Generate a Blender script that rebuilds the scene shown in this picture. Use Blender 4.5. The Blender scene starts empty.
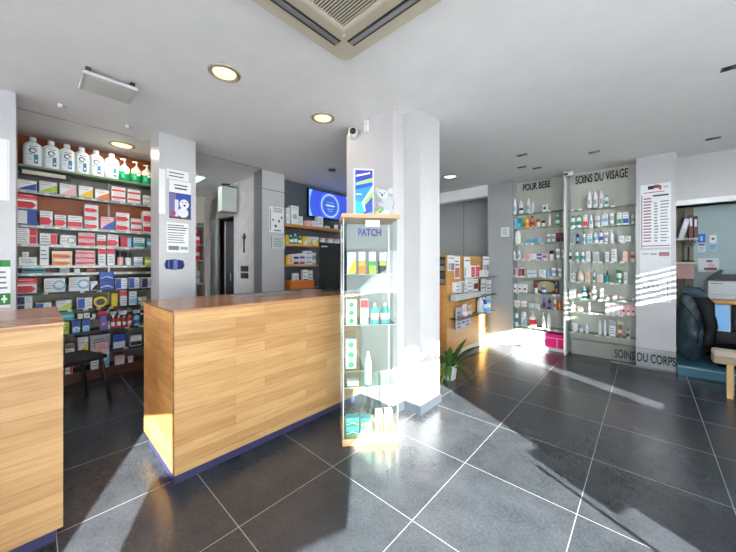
import bpy, bmesh, math, random
from mathutils import Vector, Matrix
random.seed(7)
S = bpy.context.scene
C = S.collection
PI = math.pi
# ------------------------------------------------------------------ camera, world, sun, exposure
FPX, HY, TH, CH = 304.9, 264.8, math.radians(42.42), 1.27     # focal length in px, horizon row, heading, eye height
cam_d = bpy.data.cameras.new('camera'); cam = bpy.data.objects.new('camera', cam_d); C.objects.link(cam)
cam_d.sensor_width = 36; cam_d.lens = FPX/736*36; cam_d.shift_y = (HY-276)/736
cam_d.clip_start = 0.03
cam.location = (0, 0, CH); cam.rotation_euler = (PI/2, 0, TH)
S.camera = cam
S.cycles.transparent_max_bounces = 40
S.view_settings.view_transform = 'Standard'; S.view_settings.look = 'None'
S.view_settings.gamma = 1; S.view_settings.use_curve_mapping = False
S.view_settings.exposure = 0.5
w = bpy.data.worlds.new('World'); S.world = w; w.use_nodes = True
nt = w.node_tree; nt.nodes.clear()
wo = nt.nodes.new('ShaderNodeOutputWorld'); bg = nt.nodes.new('ShaderNodeBackground')
# pale sky above, sunlit pavement below the horizon, boosted to brighten the ceiling
gtc = nt.nodes.new('ShaderNodeTexCoord'); gsp = nt.nodes.new('ShaderNodeSeparateXYZ'); grp_ = nt.nodes.new('ShaderNodeValToRGB'); gmp = nt.nodes.new('ShaderNodeMapRange')
nt.links.new(gtc.outputs['Generated'], gsp.inputs[0]); nt.links.new(gsp.outputs['Z'], gmp.inputs['Value'])
gmp.inputs['From Min'].default_value = -0.12; gmp.inputs['From Max'].default_value = 0.08; gmp.inputs['To Min'].default_value = 40.0; gmp.inputs['To Max'].default_value = 5.0
grp_.color_ramp.elements[0].color = (1.0, 0.98, 0.95, 1); grp_.color_ramp.elements[0].position = 0.45
grp_.color_ramp.elements[1].color = (0.86, 0.93, 1.0, 1); grp_.color_ramp.elements[1].position = 0.55
gad = nt.nodes.new('ShaderNodeMath'); gad.operation = 'MULTIPLY_ADD'; gad.inputs[1].default_value = 0.5; gad.inputs[2].default_value = 0.5
nt.links.new(gsp.outputs['Z'], gad.inputs[0]); nt.links.new(gad.outputs[0], grp_.inputs[0])
nt.links.new(grp_.outputs[0], bg.inputs['Color']); nt.links.new(gmp.outputs[0], bg.inputs['Strength'])
nt.links.new(bg.outputs[0], wo.inputs[0])
SUN = Vector((-0.887, 0.46, -0.365)).normalized()              # direction the sunlight travels
sd = bpy.data.lights.new('sun', 'SUN'); sd.energy = 42; sd.angle = math.radians(0.5); sd.color = (1.0, 0.97, 0.92)
so = bpy.data.objects.new('sun', sd); C.objects.link(so)
so.rotation_euler = SUN.to_track_quat('-Z', 'Y').to_euler(); so.location = (6, -3, 4)

# ------------------------------------------------------------------ helpers
def lin(c):
    return tuple((v/12.92 if v <= 0.04045 else ((v+0.055)/1.055)**2.4) for v in [a/255 for a in c])
MATS = {}
def mat(c, rough=0.55, metal=0.0, spec=0.4, emit=0.0, name=None, coat=0.0):
    key = (tuple(c), rough, metal, spec, emit, coat)
    if key in MATS: return MATS[key]
    m = bpy.data.materials.new(name or 'paint_%d_%d_%d' % tuple(c)); m.use_nodes = True
    b = m.node_tree.nodes['Principled BSDF']
    b.inputs['Base Color'].default_value = (*lin(c), 1)
    b.inputs['Roughness'].default_value = rough; b.inputs['Metallic'].default_value = metal
    b.inputs['Specular IOR Level'].default_value = spec
    b.inputs['Coat Weight'].default_value = coat
    if emit: b.inputs['Emission Color'].default_value = (*lin(c), 1); b.inputs['Emission Strength'].default_value = emit
    MATS[key] = m
    return m
def pane_mat(name, tint=(235, 245, 240), refl=0.12, dens=0.0, rough=0.0):
    """thin clear sheet: mostly see-through, fresnel reflection, slight tint"""
    m = bpy.data.materials.new(name); m.use_nodes = True; n = m.node_tree; n.nodes.clear()
    o = n.nodes.new('ShaderNodeOutputMaterial'); t = n.nodes.new('ShaderNodeBsdfTransparent')
    t.inputs[0].default_value = (*lin(tint), 1)
    g = n.nodes.new('ShaderNodeBsdfGlossy'); g.inputs['Roughness'].default_value = rough
    f = n.nodes.new('ShaderNodeFresnel'); f.inputs['IOR'].default_value = 1.45
    mul = n.nodes.new('ShaderNodeMath'); mul.operation = 'MULTIPLY'; mul.inputs[1].default_value = refl/0.04*0.5
    mul.use_clamp = True
    mx = n.nodes.new('ShaderNodeMixShader')
    n.links.new(f.outputs[0], mul.inputs[0]); n.links.new(mul.outputs[0], mx.inputs[0])
    n.links.new(t.outputs[0], mx.inputs[1]); n.links.new(g.outputs[0], mx.inputs[2])
    n.links.new(mx.outputs[0], o.inputs[0])
    return m
class MB:
    """collects shapes with their materials, then links them as one mesh object"""
    def __init__(s): s.bm = bmesh.new(); s.ms = []
    def mi(s, m):
        if m not in s.ms: s.ms.append(m)
        return s.ms.index(m)
    def poly(s, pts, m):
        f = s.bm.faces.new([s.bm.verts.new(p) for p in pts]); f.material_index = s.mi(m); return f
    def box(s, x0, x1, y0, y1, z0, z1, m, bev=0.0, M=None):
        r = bmesh.ops.create_cube(s.bm, size=1)
        vs = r['verts']
        for v in vs:
            v.co = Vector(((x0+x1)/2+v.co.x*(x1-x0), (y0+y1)/2+v.co.y*(y1-y0), (z0+z1)/2+v.co.z*(z1-z0)))
        i = s.mi(m); fs = {f for v in vs for f in v.link_faces}
        for f in fs: f.material_index = i
        if bev:
            es = list({e for v in vs for e in v.link_edges})
            rr = bmesh.ops.bevel(s.bm, geom=es, offset=bev, segments=2, affect='EDGES', profile=0.5, clamp_overlap=True)
            for f in rr['faces']: f.material_index = i
            vs = list({v for f in rr['faces'] for v in f.verts})
        if M is not None:
            bmesh.ops.transform(s.bm, matrix=M, verts=vs)
        return s
    def prism(s, pts, axis, a, b, m):
        """extrude a 2-D outline along an axis ('x','y','z') from a to b"""
        def P(p, t):
            return {'x': (t, p[0], p[1]), 'y': (p[0], t, p[1]), 'z': (p[0], p[1], t)}[axis]
        i = s.mi(m)
        A = [s.bm.verts.new(P(p, a)) for p in pts]; B = [s.bm.verts.new(P(p, b)) for p in pts]
        fs = [s.bm.faces.new(A), s.bm.faces.new(B[::-1])]
        for k in range(len(pts)):
            k2 = (k+1) % len(pts); fs.append(s.bm.faces.new([A[k2], A[k], B[k], B[k2]]))
        for f in fs: f.material_index = i
        return s
    def lathe(s, prof, m, cx=0, cy=0, seg=16, sx=1, sy=1, smooth=True, M=None):
        """prof: list of (radius, z) or (radius, z, material) - the material colours the band above that point"""
        rings = []; allv = []
        for p in prof:
            ring = [s.bm.verts.new((cx+p[0]*sx*math.cos(2*PI*k/seg), cy+p[0]*sy*math.sin(2*PI*k/seg), p[1])) for k in range(seg)]
            rings.append(ring); allv += ring
        cur = m
        for j in range(len(prof)-1):
            if len(prof[j]) > 2: cur = prof[j][2]
            i = s.mi(cur)
            for k in range(seg):
                k2 = (k+1) % seg
                f = s.bm.faces.new([rings[j][k], rings[j][k2], rings[j+1][k2], rings[j+1][k]]); f.material_index = i; f.smooth = smooth
        f = s.bm.faces.new(rings[0][::-1]); f.material_index = s.mi(m)
        f = s.bm.faces.new(rings[-1]); f.material_index = s.mi(cur)
        if M is not None: bmesh.ops.transform(s.bm, matrix=M, verts=allv)
        return s
    def tube(s, pts, r, m, seg=8, r2=None):
        pts = [Vector(p) for p in pts]; n = len(pts); rings = []
        i = s.mi(m)
        for j, p in enumerate(pts):
            d = (pts[min(j+1, n-1)]-pts[max(j-1, 0)]).normalized()
            u = d.cross(Vector((0, 0, 1)));
            if u.length < 1e-3: u = Vector((1, 0, 0))
            u.normalize(); v = d.cross(u).normalized()
            rr = r if r2 is None else r+(r2-r)*j/(n-1)
            rings.append([s.bm.verts.new(p+u*rr*math.cos(2*PI*k/seg)+v*rr*math.sin(2*PI*k/seg)) for k in range(seg)])
        for j in range(n-1):
            for k in range(seg):
                k2 = (k+1) % seg
                f = s.bm.faces.new([rings[j][k], rings[j][k2], rings[j+1][k2], rings[j+1][k]]); f.material_index = i; f.smooth = True
        for f in (s.bm.faces.new(rings[0]), s.bm.faces.new(rings[-1][::-1])): f.material_index = i
        return s
    def build(s, name, parent=None, loc=None, rz=0.0):
        bmesh.ops.recalc_face_normals(s.bm, faces=s.bm.faces)
        me = bpy.data.meshes.new(name); s.bm.to_mesh(me); s.bm.free()
        for m in s.ms: me.materials.append(m)
        o = bpy.data.objects.new(name, me); C.objects.link(o)
        if parent: o.parent = parent
        if loc is not None: o.location = loc
        o.rotation_euler = (0, 0, rz)
        return o
def tag(o, label=None, cat=None, group=None, kind=None):
    if label: o['label'] = label
    if cat: o['category'] = cat
    if group: o['group'] = group
    if kind: o['kind'] = kind
    return o
def empty(name, loc=(0, 0, 0), rz=0.0):
    o = bpy.data.objects.new(name, None); C.objects.link(o); o.location = loc; o.rotation_euler = (0, 0, rz)
    o.empty_display_size = 0.1
    return o
def struct(o, label=None):
    o['kind'] = 'structure'
    if label: o['label'] = label
    return o
# sight lines on a known plane: where the plane x = X (or y = Y) is met by picture column px / row py
def _ray(px, py=HY):
    a = (px-368)/FPX; b = -(py-HY)/FPX
    return (a*math.cos(TH)-math.sin(TH), a*math.sin(TH)+math.cos(TH), b)
def yx(px, X): r = _ray(px); return r[1]*X/r[0]
def xy(px, Y): r = _ray(px); return r[0]*Y/r[1]
def zx(px, py, X): r = _ray(px, py); return CH+r[2]*X/r[0]
def zy(px, py, Y): r = _ray(px, py); return CH+r[2]*Y/r[1]
def text_mesh(name, s, size, m, xs=1.0, depth=0.004, parent=None, bold=0.0):
    cu = bpy.data.curves.new(name, 'FONT'); cu.body = s; cu.size = size; cu.extrude = depth; cu.offset = bold
    cu.align_x = 'LEFT'
    t = bpy.data.objects.new('tmp', cu); C.objects.link(t)
    dg = bpy.context.evaluated_depsgraph_get(); me = bpy.data.meshes.new_from_object(t.evaluated_get(dg))
    bpy.data.objects.remove(t)
    me.transform(Matrix.Rotation(PI/2, 4, 'X') @ Matrix.Diagonal((xs, 1, 1, 1)))
    me.materials.clear(); me.materials.append(m)
    o = bpy.data.objects.new(name, me); C.objects.link(o)
    if parent: o.parent = parent
    return o

# ------------------------------------------------------------------ procedural materials
def noise_paint(name, c, amp=0.04, rough=0.6, scale=6, bump=0.02, spec=0.3):
    m = bpy.data.materials.new(name); m.use_nodes = True; n = m.node_tree; b = n.nodes['Principled BSDF']
    tc = n.nodes.new('ShaderNodeTexCoord'); ns = n.nodes.new('ShaderNodeTexNoise'); ns.inputs['Scale'].default_value = scale
    ns.inputs['Detail'].default_value = 4
    rp = n.nodes.new('ShaderNodeValToRGB'); L = lin(c)
    rp.color_ramp.elements[0].color = (*[v*(1-amp*2) for v in L], 1); rp.color_ramp.elements[0].position = 0.3
    rp.color_ramp.elements[1].color = (*[min(1, v*(1+amp*2)) for v in L], 1); rp.color_ramp.elements[1].position = 0.7
    bp = n.nodes.new('ShaderNodeBump'); bp.inputs['Strength'].default_value = bump
    n.links.new(tc.outputs['Object'], ns.inputs['Vector']); n.links.new(ns.outputs['Fac'], rp.inputs[0])
    n.links.new(rp.outputs[0], b.inputs['Base Color']); n.links.new(ns.outputs['Fac'], bp.inputs['Height'])
    n.links.new(bp.outputs[0], b.inputs['Normal'])
    b.inputs['Roughness'].default_value = rough; b.inputs['Specular IOR Level'].default_value = spec
    return m
def floor_mat():
    m = bpy.data.materials.new('slate_tiles'); m.use_nodes = True; n = m.node_tree; b = n.nodes['Principled BSDF']
    L = n.links
    tc = n.nodes.new('ShaderNodeTexCoord'); sp = n.nodes.new('ShaderNodeSeparateXYZ'); L.new(tc.outputs['Object'], sp.inputs[0])
    def M(op, a, bb=None, cc=None):
        k = n.nodes.new('ShaderNodeMath'); k.operation = op
        for i, v in enumerate((a, bb, cc)):
            if v is None: continue
            if isinstance(v, (int, float)): k.inputs[i].default_value = v
            else: L.new(v, k.inputs[i])
        return k.outputs[0]
    T = 0.598
    dists = []; cells = []
    for ax, off in (('X', 0.262), ('Y', -0.070)):
        q = M('DIVIDE', M('ADD', sp.outputs[ax], off), T)
        cells.append(M('FLOOR', q)); fr = M('FRACT', q)
        dists.append(M('MINIMUM', fr, M('SUBTRACT', 1.0, fr)))
    d = M('MINIMUM', dists[0], dists[1])
    g = M('LESS_THAN', d, 0.0031)
    cv = n.nodes.new('ShaderNodeCombineXYZ'); L.new(cells[0], cv.inputs[0]); L.new(cells[1], cv.inputs[1])
    wn = n.nodes.new('ShaderNodeTexWhiteNoise'); L.new(cv.outputs[0], wn.inputs['Vector'])
    ns = n.nodes.new('ShaderNodeTexNoise'); ns.inputs['Scale'].default_value = 5; ns.inputs['Detail'].default_value = 8
    ns.inputs['Roughness'].default_value = 0.65; L.new(tc.outputs['Object'], ns.inputs['Vector'])
    fine = n.nodes.new('ShaderNodeTexNoise'); fine.inputs['Scale'].default_value = 70; fine.inputs['Detail'].default_value = 5
    L.new(tc.outputs['Object'], fine.inputs['Vector'])
    v = M('ADD', M('MULTIPLY', ns.outputs['Fac'], 0.6), M('ADD', M('MULTIPLY', fine.outputs['Fac'], 0.5), M('MULTIPLY', wn.outputs['Value'], 0.12)))
    rp = n.nodes.new('ShaderNodeValToRGB'); L.new(v, rp.inputs[0])
    rp.color_ramp.elements[0].position = 0.35; rp.color_ramp.elements[0].color = (*lin((36, 38, 42)), 1)
    rp.color_ramp.elements[1].position = 0.8; rp.color_ramp.elements[1].color = (*lin((68, 71, 77)), 1)
    mx = n.nodes.new('ShaderNodeMixRGB'); L.new(g, mx.inputs[0]); L.new(rp.outputs[0], mx.inputs[1])
    mx.inputs[2].default_value = (*lin((138, 140, 140)), 1)
    L.new(mx.outputs[0], b.inputs['Base Color'])
    rr = M('ADD', M('MULTIPLY', ns.outputs['Fac'], 0.10), 0.20)
    L.new(M('ADD', rr, M('MULTIPLY', g, 0.35)), b.inputs['Roughness'])
    b.inputs['Specular IOR Level'].default_value = 0.6
    bp = n.nodes.new('ShaderNodeBump'); bp.inputs['Strength'].default_value = 0.06; bp.inputs['Distance'].default_value = 0.004
    L.new(M('SUBTRACT', fine.outputs['Fac'], M('MULTIPLY', g, 1.5)), bp.inputs['Height']); L.new(bp.outputs[0], b.inputs['Normal'])
    return m
def plank_mat(name, axis, c1, c2, ph=0.062, pw=0.55, rough=0.42, gap=(140, 102, 62), vert=False, spec=0.35):
    """oak strips laid along the world axis; vert = strips on a top (x-y plane)"""
    m = bpy.data.materials.new(name); m.use_nodes = True; n = m.node_tree; b = n.nodes['Principled BSDF']; L = n.links
    tc = n.nodes.new('ShaderNodeTexCoord'); sp = n.nodes.new('ShaderNodeSeparateXYZ'); L.new(tc.outputs['Object'], sp.inputs[0])
    cb = n.nodes.new('ShaderNodeCombineXYZ'); L.new(sp.outputs[axis], cb.inputs[0])
    L.new(sp.outputs['X' if vert else 'Z'], cb.inputs[1])
    br = n.nodes.new('ShaderNodeTexBrick'); L.new(cb.outputs[0], br.inputs['Vector'])
    br.inputs['Scale'].default_value = 1; br.inputs['Brick Width'].default_value = pw; br.inputs['Row Height'].default_value = ph
    br.inputs['Mortar Size'].default_value = 0.0011; br.inputs['Mortar Smooth'].default_value = 0.3; br.inputs['Bias'].default_value = 0.0
    br.offset = 0.37; br.squash = 1.0
    br.inputs['Color1'].default_value = (*lin(c1), 1); br.inputs['Color2'].default_value = (*lin(c2), 1); br.inputs['Mortar'].default_value = (*lin(gap), 1)
    mp = n.nodes.new('ShaderNodeMapping'); mp.inputs['Scale'].default_value = (3.0, 46, 1); L.new(cb.outputs[0], mp.inputs[0])
    ns = n.nodes.new('ShaderNodeTexNoise'); ns.inputs['Scale'].default_value = 1.3; ns.inputs['Detail'].default_value = 5
    ns.inputs['Distortion'].default_value = 0.6; L.new(mp.outputs[0], ns.inputs['Vector'])
    rp = n.nodes.new('ShaderNodeValToRGB'); L.new(ns.outputs['Fac'], rp.inputs[0])
    rp.color_ramp.elements[0].position = 0.3; rp.color_ramp.elements[0].color = (0.72, 0.66, 0.58, 1)
    rp.color_ramp.elements[1].position = 0.62; rp.color_ramp.elements[1].color = (1, 1, 1, 1)
    mx = n.nodes.new('ShaderNodeMixRGB'); mx.blend_type = 'MULTIPLY'; mx.inputs[0].default_value = 0.75
    L.new(br.outputs[0], mx.inputs[1]); L.new(rp.outputs[0], mx.inputs[2]); L.new(mx.outputs[0], b.inputs['Base Color'])
    b.inputs['Roughness'].default_value = rough; b.inputs['Specular IOR Level'].default_value = spec
    return m
FLOOR = floor_mat()
OAK_Y = plank_mat('oak_planks', 'Y', (178, 141, 97), (156, 117, 75))
OAK_X = plank_mat('oak_planks_end', 'X', (212, 162, 100), (190, 136, 76), pw=0.25)
TOP = plank_mat('oiled_top', 'Y', (176, 128, 96), (156, 106, 76), ph=0.06, vert=True, rough=0.22, gap=(96, 60, 42), spec=0.5)
OAK_STAND = plank_mat('stand_oak', 'Y', (214, 160, 96), (202, 146, 84), ph=0.5, pw=2.0)
OAK_SMALL = plank_mat('shelf_oak', 'Y', (206, 148, 86), (186, 128, 70), ph=0.3, pw=1.2)
WALL = noise_paint('wall_paint', (196, 195, 196)); CEIL = noise_paint('ceiling_paint', (240, 240, 241), amp=0.01)
WHITE = noise_paint('column_paint', (188, 186, 189), amp=0.01); GREY = noise_paint('panel_grey', (152, 154, 158), amp=0.01, rough=0.4)
GREYP = noise_paint('pillar_laminate', (186, 186, 190), amp=0.01, rough=0.35)
NICHE = noise_paint('niche_back', (190, 190, 182), amp=0.01); BLUEW = noise_paint('blue_grey_wall', (84, 92, 102), amp=0.02)
TEALW = noise_paint('teal_wall', (158, 178, 182), amp=0.02)
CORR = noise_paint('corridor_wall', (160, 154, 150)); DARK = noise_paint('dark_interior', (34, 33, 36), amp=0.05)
RUST = plank_mat('rust_board', 'Y', (158, 80, 36), (146, 70, 30), ph=1.0, pw=3.0)
BROWN = plank_mat('brown_board', 'Y', (104, 62, 44), (90, 52, 38), ph=0.5, pw=3.0)
STEEL = mat((150, 154, 156), 0.35, 0.3); ALU = mat((190, 192, 194), 0.3, 0.7); CREAM = mat((205, 198, 182), 0.5)
BLACK = mat((18, 18, 20), 0.35); PAPER = mat((228, 230, 232), 0.7); INK = mat((42, 42, 48), 0.7)
GLASS = pane_mat('clear_glass', (247, 251, 250), 0.028); CLEAR = pane_mat('lettered_clear_sheet', (250, 252, 252), 0.01); SHELFG = pane_mat('shelf_glass', (222, 236, 230), 0.05)
GEDGE = mat((168, 188, 178), 0.15, 0, 0.6); GREENEDGE = mat((104, 132, 104), 0.25, 0, 0.6)
# ------------------------------------------------------------------ the room
CZ = 2.6
def slab(name, x0, x1, y0, y1, z0, z1, m): return struct(MB().box(x0, x1, y0, y1, z0, z1, m).build(name))
struct(MB().box(-8.2, 9, -4.2, 9.2, -0.1, 0, FLOOR).build('floor'))
struct(MB().prism([(-8.2, -3.4), (-0.23, -3.4), (3.89, 8.97), (3.89, 9.1), (-8.2, 9.1)], 'z', CZ, CZ+0.12, CEIL).build('ceiling'))
slab('trim_1', -3.94, -3.93, -1.2, 2.12, CZ-0.003, CZ, mat((150, 150, 152)))  # thin grey strip painted in as a shadow line on the ceiling
# left side: laminate panels framing the medicine wall
slab('wall_left_panel', -3.92, -3.60, -2.6, -0.097, 0, CZ, GREYP)
slab('wall_left_pillar', -3.92, -3.60, 0.842, 1.178, 0, CZ, GREYP)
slab('wall_left', -4.80, -4.70, -2.6, 1.30, 0, CZ, CORR)
slab('wall_medicine_end', -4.70, -3.93, -0.24, -0.16, 0, CZ, CORR)
slab('wall_medicine_side', -4.70, -3.93, 1.145, 1.175, 0, CZ, mat((120, 116, 110)))
# corridor wall with its door opening (x -5.80 .. -4.98)
cw = MB()
cw.box(-4.98, -4.185, 2.2, 2.32, 0, CZ, WALL).box(-8, -5.84, 2.2, 2.32, 0, CZ, CORR).box(-5.84, -4.98, 2.2, 2.32, 2.08, CZ, CORR)
struct(cw.build('wall_corridor'))
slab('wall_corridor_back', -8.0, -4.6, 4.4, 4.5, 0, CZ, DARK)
slab('wall_corridor_end', -8.1, -8.0, -2.6, 4.5, 0, CZ, CORR)
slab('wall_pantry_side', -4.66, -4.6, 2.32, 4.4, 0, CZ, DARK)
slab('trim_2', -5.86, -5.60, 2.165, 2.2, 0, 2.08, mat((176, 182, 182)))
# pillar by the blue wall, blue wall
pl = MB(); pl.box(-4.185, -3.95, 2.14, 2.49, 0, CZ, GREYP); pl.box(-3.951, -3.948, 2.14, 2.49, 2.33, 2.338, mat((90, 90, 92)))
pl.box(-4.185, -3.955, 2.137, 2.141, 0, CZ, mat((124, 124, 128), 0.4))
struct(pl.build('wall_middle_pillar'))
slab('wall_blue', -4.30, -4.17, 2.49, 6.9, 0, CZ, BLUEW)
# white stepped column in the middle of the shop
col = MB(); col.box(-2.155, -1.588, 2.05, 2.56, 0, CZ, WHITE); col.box(-1.588, -1.42, 2.21, 2.54, 0, CZ, WHITE)
struct(col.build('wall_column'))
bb = MB(); b_ = mat((50, 54, 60), 0.4)
bb.box(-2.17, -1.573, 2.035, 2.05, 0, 0.075, b_).box(-1.588, -1.573, 2.05, 2.195, 0, 0.075, b_).box(-1.573, -1.405, 2.195, 2.21, 0, 0.075, b_).box(-1.42, -1.405, 2.21, 2.555, 0, 0.075, b_)
struct(bb.build('baseboard_column'))
# rear: grey pillar, niches, grey panel, white bulkhead, alcove
YB = 5.09
slab('wall_rear_pillar', -1.95, -1.565, YB, 5.62, 0, CZ, GREY)
slab('wall_rear_soffit', -4.17, -1.95, YB, 5.25, 2.415, CZ, CEIL)
slab('wall_rear_recess', -4.17, -1.95, 5.62, 5.72, 0, CZ, mat((170, 173, 173)))
sm = MB()
for x in (-3.3, -2.62): sm.box(x, x+0.006, 5.615, 5.62, 0, CZ, mat((84, 88, 90)))
struct(sm.build('trim_3'))
slab('wall_niche_back', -1.565, -0.098, 5.34, 5.62, 0, CZ, NICHE)
slab('wall_niche_divider', -0.865, -0.835, 5.12, 5.34, 0, CZ, mat((170, 172, 168)))
slab('wall_rear_panel', -0.098, 0.256, YB, 5.62, 0, CZ, GREYP)
slab('trim_4', -0.098, 0.252, YB-0.004, YB, 0.235, 0.24, mat((110, 112, 116)))
slab('wall_bulkhead', 0.256, 2.35, 5.40, 5.62, 2.0, CZ, WHITE)
slab('trim_5', 0.256, 2.3, 5.35, 5.62, 2.0, 2.06, mat((226, 228, 230)))
slab('wall_alcove_back', 0.256, 3.0, 6.50, 6.6, 0, CZ, TEALW)
slab('wall_alcove_side', 0.20, 0.256, 5.62, 6.5, 0, CZ, CORR)
pn = MB(); pn.box(0.256, 0.46, 5.90, 5.94, 0, 2.05, mat((120, 112, 100)))
struct(pn.build('wall_alcove_panel'))
# rest of the shell (behind the camera)
slab('wall_rear_closing', -8.2, 3.9, 9.0, 9.1, 0, CZ, WALL)


# ------------------------------------------------------------------ shop front on the right (slanted): q runs along it
P0 = Vector((0.90, 0.0)); DQ = Vector((0.316, 0.949)).normalized(); AQ = math.atan2(DQ.y, DQ.x)
def sfront(name, q0, q1, z0, z1, m, t=0.03, off=0.0):
    o = MB().box(q0, q1, -off-t, -off, z0, z1, m).build(name, loc=(P0.x, P0.y, 0), rz=AQ)
    return o
FRAME = mat((70, 72, 76), 0.4, 0.6)
FILM = bpy.data.materials.new('frosted_film'); FILM.use_nodes = True
_n = FILM.node_tree; _n.nodes.clear(); _o = _n.nodes.new('ShaderNodeOutputMaterial'); _t = _n.nodes.new('ShaderNodeBsdfTranslucent')
_t.inputs[0].default_value = (0.58, 0.60, 0.62, 1); _d = _n.nodes.new('ShaderNodeBsdfDiffuse'); _d.inputs[0].default_value = (0.75, 0.75, 0.75, 1)
_m = _n.nodes.new('ShaderNodeMixShader'); _m.inputs[0].default_value = 0.35
_n.links.new(_t.outputs[0], _m.inputs[1]); _n.links.new(_d.outputs[0], _m.inputs[2]); _n.links.new(_m.outputs[0], _o.inputs[0])
Q0, Q1 = -1.25, 1.50           # clear glazing runs from Q0 to Q1 (the door jamb)
ZF = 1.50                      # lower edge of the frosted film
struct(sfront('wall_front_corner', -3.5, Q0, 0, ZF, WHITE, 0.12))
struct(sfront('window_1', Q0, Q1, 0.0, ZF, GLASS, 0.01))
fm = MB()                                        # frosted film with clear cut-out lettering strokes
def fbox(a, b, c, d): fm.box(a, b, -0.018, -0.012, c, d, FILM)
fbox(-3.5, 0.80, ZF, 2.45); fbox(1.22, 2.6, ZF, 2.45); fbox(0.80, 1.22, 1.72, 2.45); fbox(0.80, 1.22, ZF, 1.52)
def cut(q, z):
    r_ = math.hypot(q-0.925, (z-1.635)*1.0)
    if 0.048 < r_ < 0.083 and z < 1.635: return True
    if 0.975 < q < 1.008 and 1.635 <= z < 1.68: return True
    if math.hypot(q-0.862, z-1.64) < 0.026: return True
    return (1.085 < q < 1.115 and 1.54 < z < 1.685) or (1.165 < q < 1.195 and 1.54 < z < 1.67)
nq, nz = 84, 40
for j in range(nz):
    z0 = 1.52+0.2*j/nz; i = 0
    while i < nq:
        if cut(0.80+0.42*(i+0.5)/nq, z0+0.0025): i += 1; continue
        k = i
        while k < nq and not cut(0.80+0.42*(k+0.5)/nq, z0+0.0025): k += 1
        fbox(0.80+0.42*i/nq, 0.80+0.42*k/nq, z0, z0+0.2/nz); i = k
struct(fm.build('window_2', loc=(P0.x, P0.y, 0), rz=AQ))
struct(sfront('wall_front_jamb', Q1, 2.93, 0, ZF, WHITE, 0.12))
struct(sfront('window_3', 2.6, 9.4, 2.08, 2.45, FILM, 0.006, 0.012))
struct(sfront('wall_front_upper', 2.6, 2.93, ZF, 2.08, WHITE, 0.12))
struct(sfront('window_5', 2.93, 4.30, 0.72, 2.08, GLASS, 0.01))
struct(sfront('wall_front_sill', 2.93, 4.30, 0, 0.72, WHITE, 0.12))
struct(sfront('wall_front_sunmask_low', 3.12, 3.70, 0.72, 1.27, WHITE, 0.06))  # opaque pieces added across the unseen window to shape the sun patches
struct(sfront('wall_front_sunmask_high', 3.12, 3.70, 1.72, 2.08, WHITE, 0.06))
struct(sfront('wall_front_sunmask_side', 3.70, 4.30, 0.72, 1.70, WHITE, 0.06))
struct(sfront('trim_8', 3.12, 4.30, 1.44, 1.47, FRAME, 0.04))  # bar added to split the sun patch
for k in range(5): struct(sfront('trim_%d' % (9+k), 3.70, 4.30, 1.74+0.07*k, 1.788+0.07*k, FRAME, 0.02))  # slats added to break the sun on the grey panel into stripes
struct(sfront('wall_front_far', 4.30, 9.4, 0, 2.08, WHITE, 0.12))
struct(sfront('wall_front_head', -3.5, 9.4, 2.45, CZ, WALL, 0.12))
wf = MB(); wf.box(-8.2, -7.6, -3.4, -3.3, 0, CZ, WALL).box(-7.6, -0.2, -3.4, -3.3, 0, 0.9, WALL).box(-7.6, -0.2, -3.4, -3.3, 2.5, CZ, WALL)
struct(wf.build('wall_front'))
struct(MB().box(-7.6, -0.2, -3.37, -3.364, 0.9, 2.5, FILM).build('fill_window'))  # unseen frosted window added behind the camera as soft fill
# unseen board added inside the shop front glass, outline shaped to shade the long counter
po = MB().prism([(-0.99, 0.80), (0.0, 0.80), (0.13, 0.92), (0.42, 1.22), (0.42, 1.56), (-0.87, 1.56), (-0.87, 1.12), (-0.99, 1.12)], 'y', 0.02, 0.03, mat((214, 216, 218), 0.6)).build('window_sun_blocker', loc=(P0.x, P0.y, 0), rz=AQ)
tag(po, 'large pale board added inside the shop front glass as sun blocker', 'poster')
struct(sfront('trim_6', 1.455, Q1, 0, ZF, FRAME, 0.05))
tag(sfront('door_shadow_block', 1.32, 1.45, 0.60, 0.79, FRAME, 0.04), 'unseen lock-like metal block added to shape the sun edge', 'lock')  # unseen block added to notch the sunlit edge on the floor
tag(sfront('door_bar', 1.262, 1.282, 0.02, 0.74, FRAME, 0.02, -0.03), 'slim vertical bar on the glass shop door', 'bar')
# ------------------------------------------------------------------ counters
def counter(name, y0, y1, label, group=None):
    r = empty(name, (-1.95, y0, 0)); tag(r, label, 'counter', 'oak sales counters')
    L = y1-y0
    f = MB().box(-0.03, 0, 0, L, 0.085, 1.0, OAK_Y); f.build('front_panel', r)
    e = MB().box(-0.70, -0.03, 0, 0.03, 0.085, 1.0, OAK_X); e.build('end_panel', r)
    e = MB().box(-0.70, -0.03, L-0.03, L, 0.085, 1.0, OAK_X); e.build('end_panel', r)
    t = MB().box(-0.74, 0.006, -0.006, L+0.006, 1.0, 1.012, TOP, 0.002); t.build('worktop', r)
    k = MB().box(-0.66, -0.06, 0.02, L-0.02, 0, 0.085, mat((52, 50, 86), 0.5)); k.build('plinth', r)
    s = MB().box(-0.70, -0.03, 0.03, L-0.03, 0.60, 0.62, mat((190, 160, 120))); s.build('inner_shelf', r)
    return r
counter('sales_counter', 0.528, 2.03, 'long oak plank sales counter with reddish oiled top beside the white column')
counter('sales_counter', -1.9, 0.088, 'oak plank sales counter at the left edge of the photo before the medicine wall')

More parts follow.
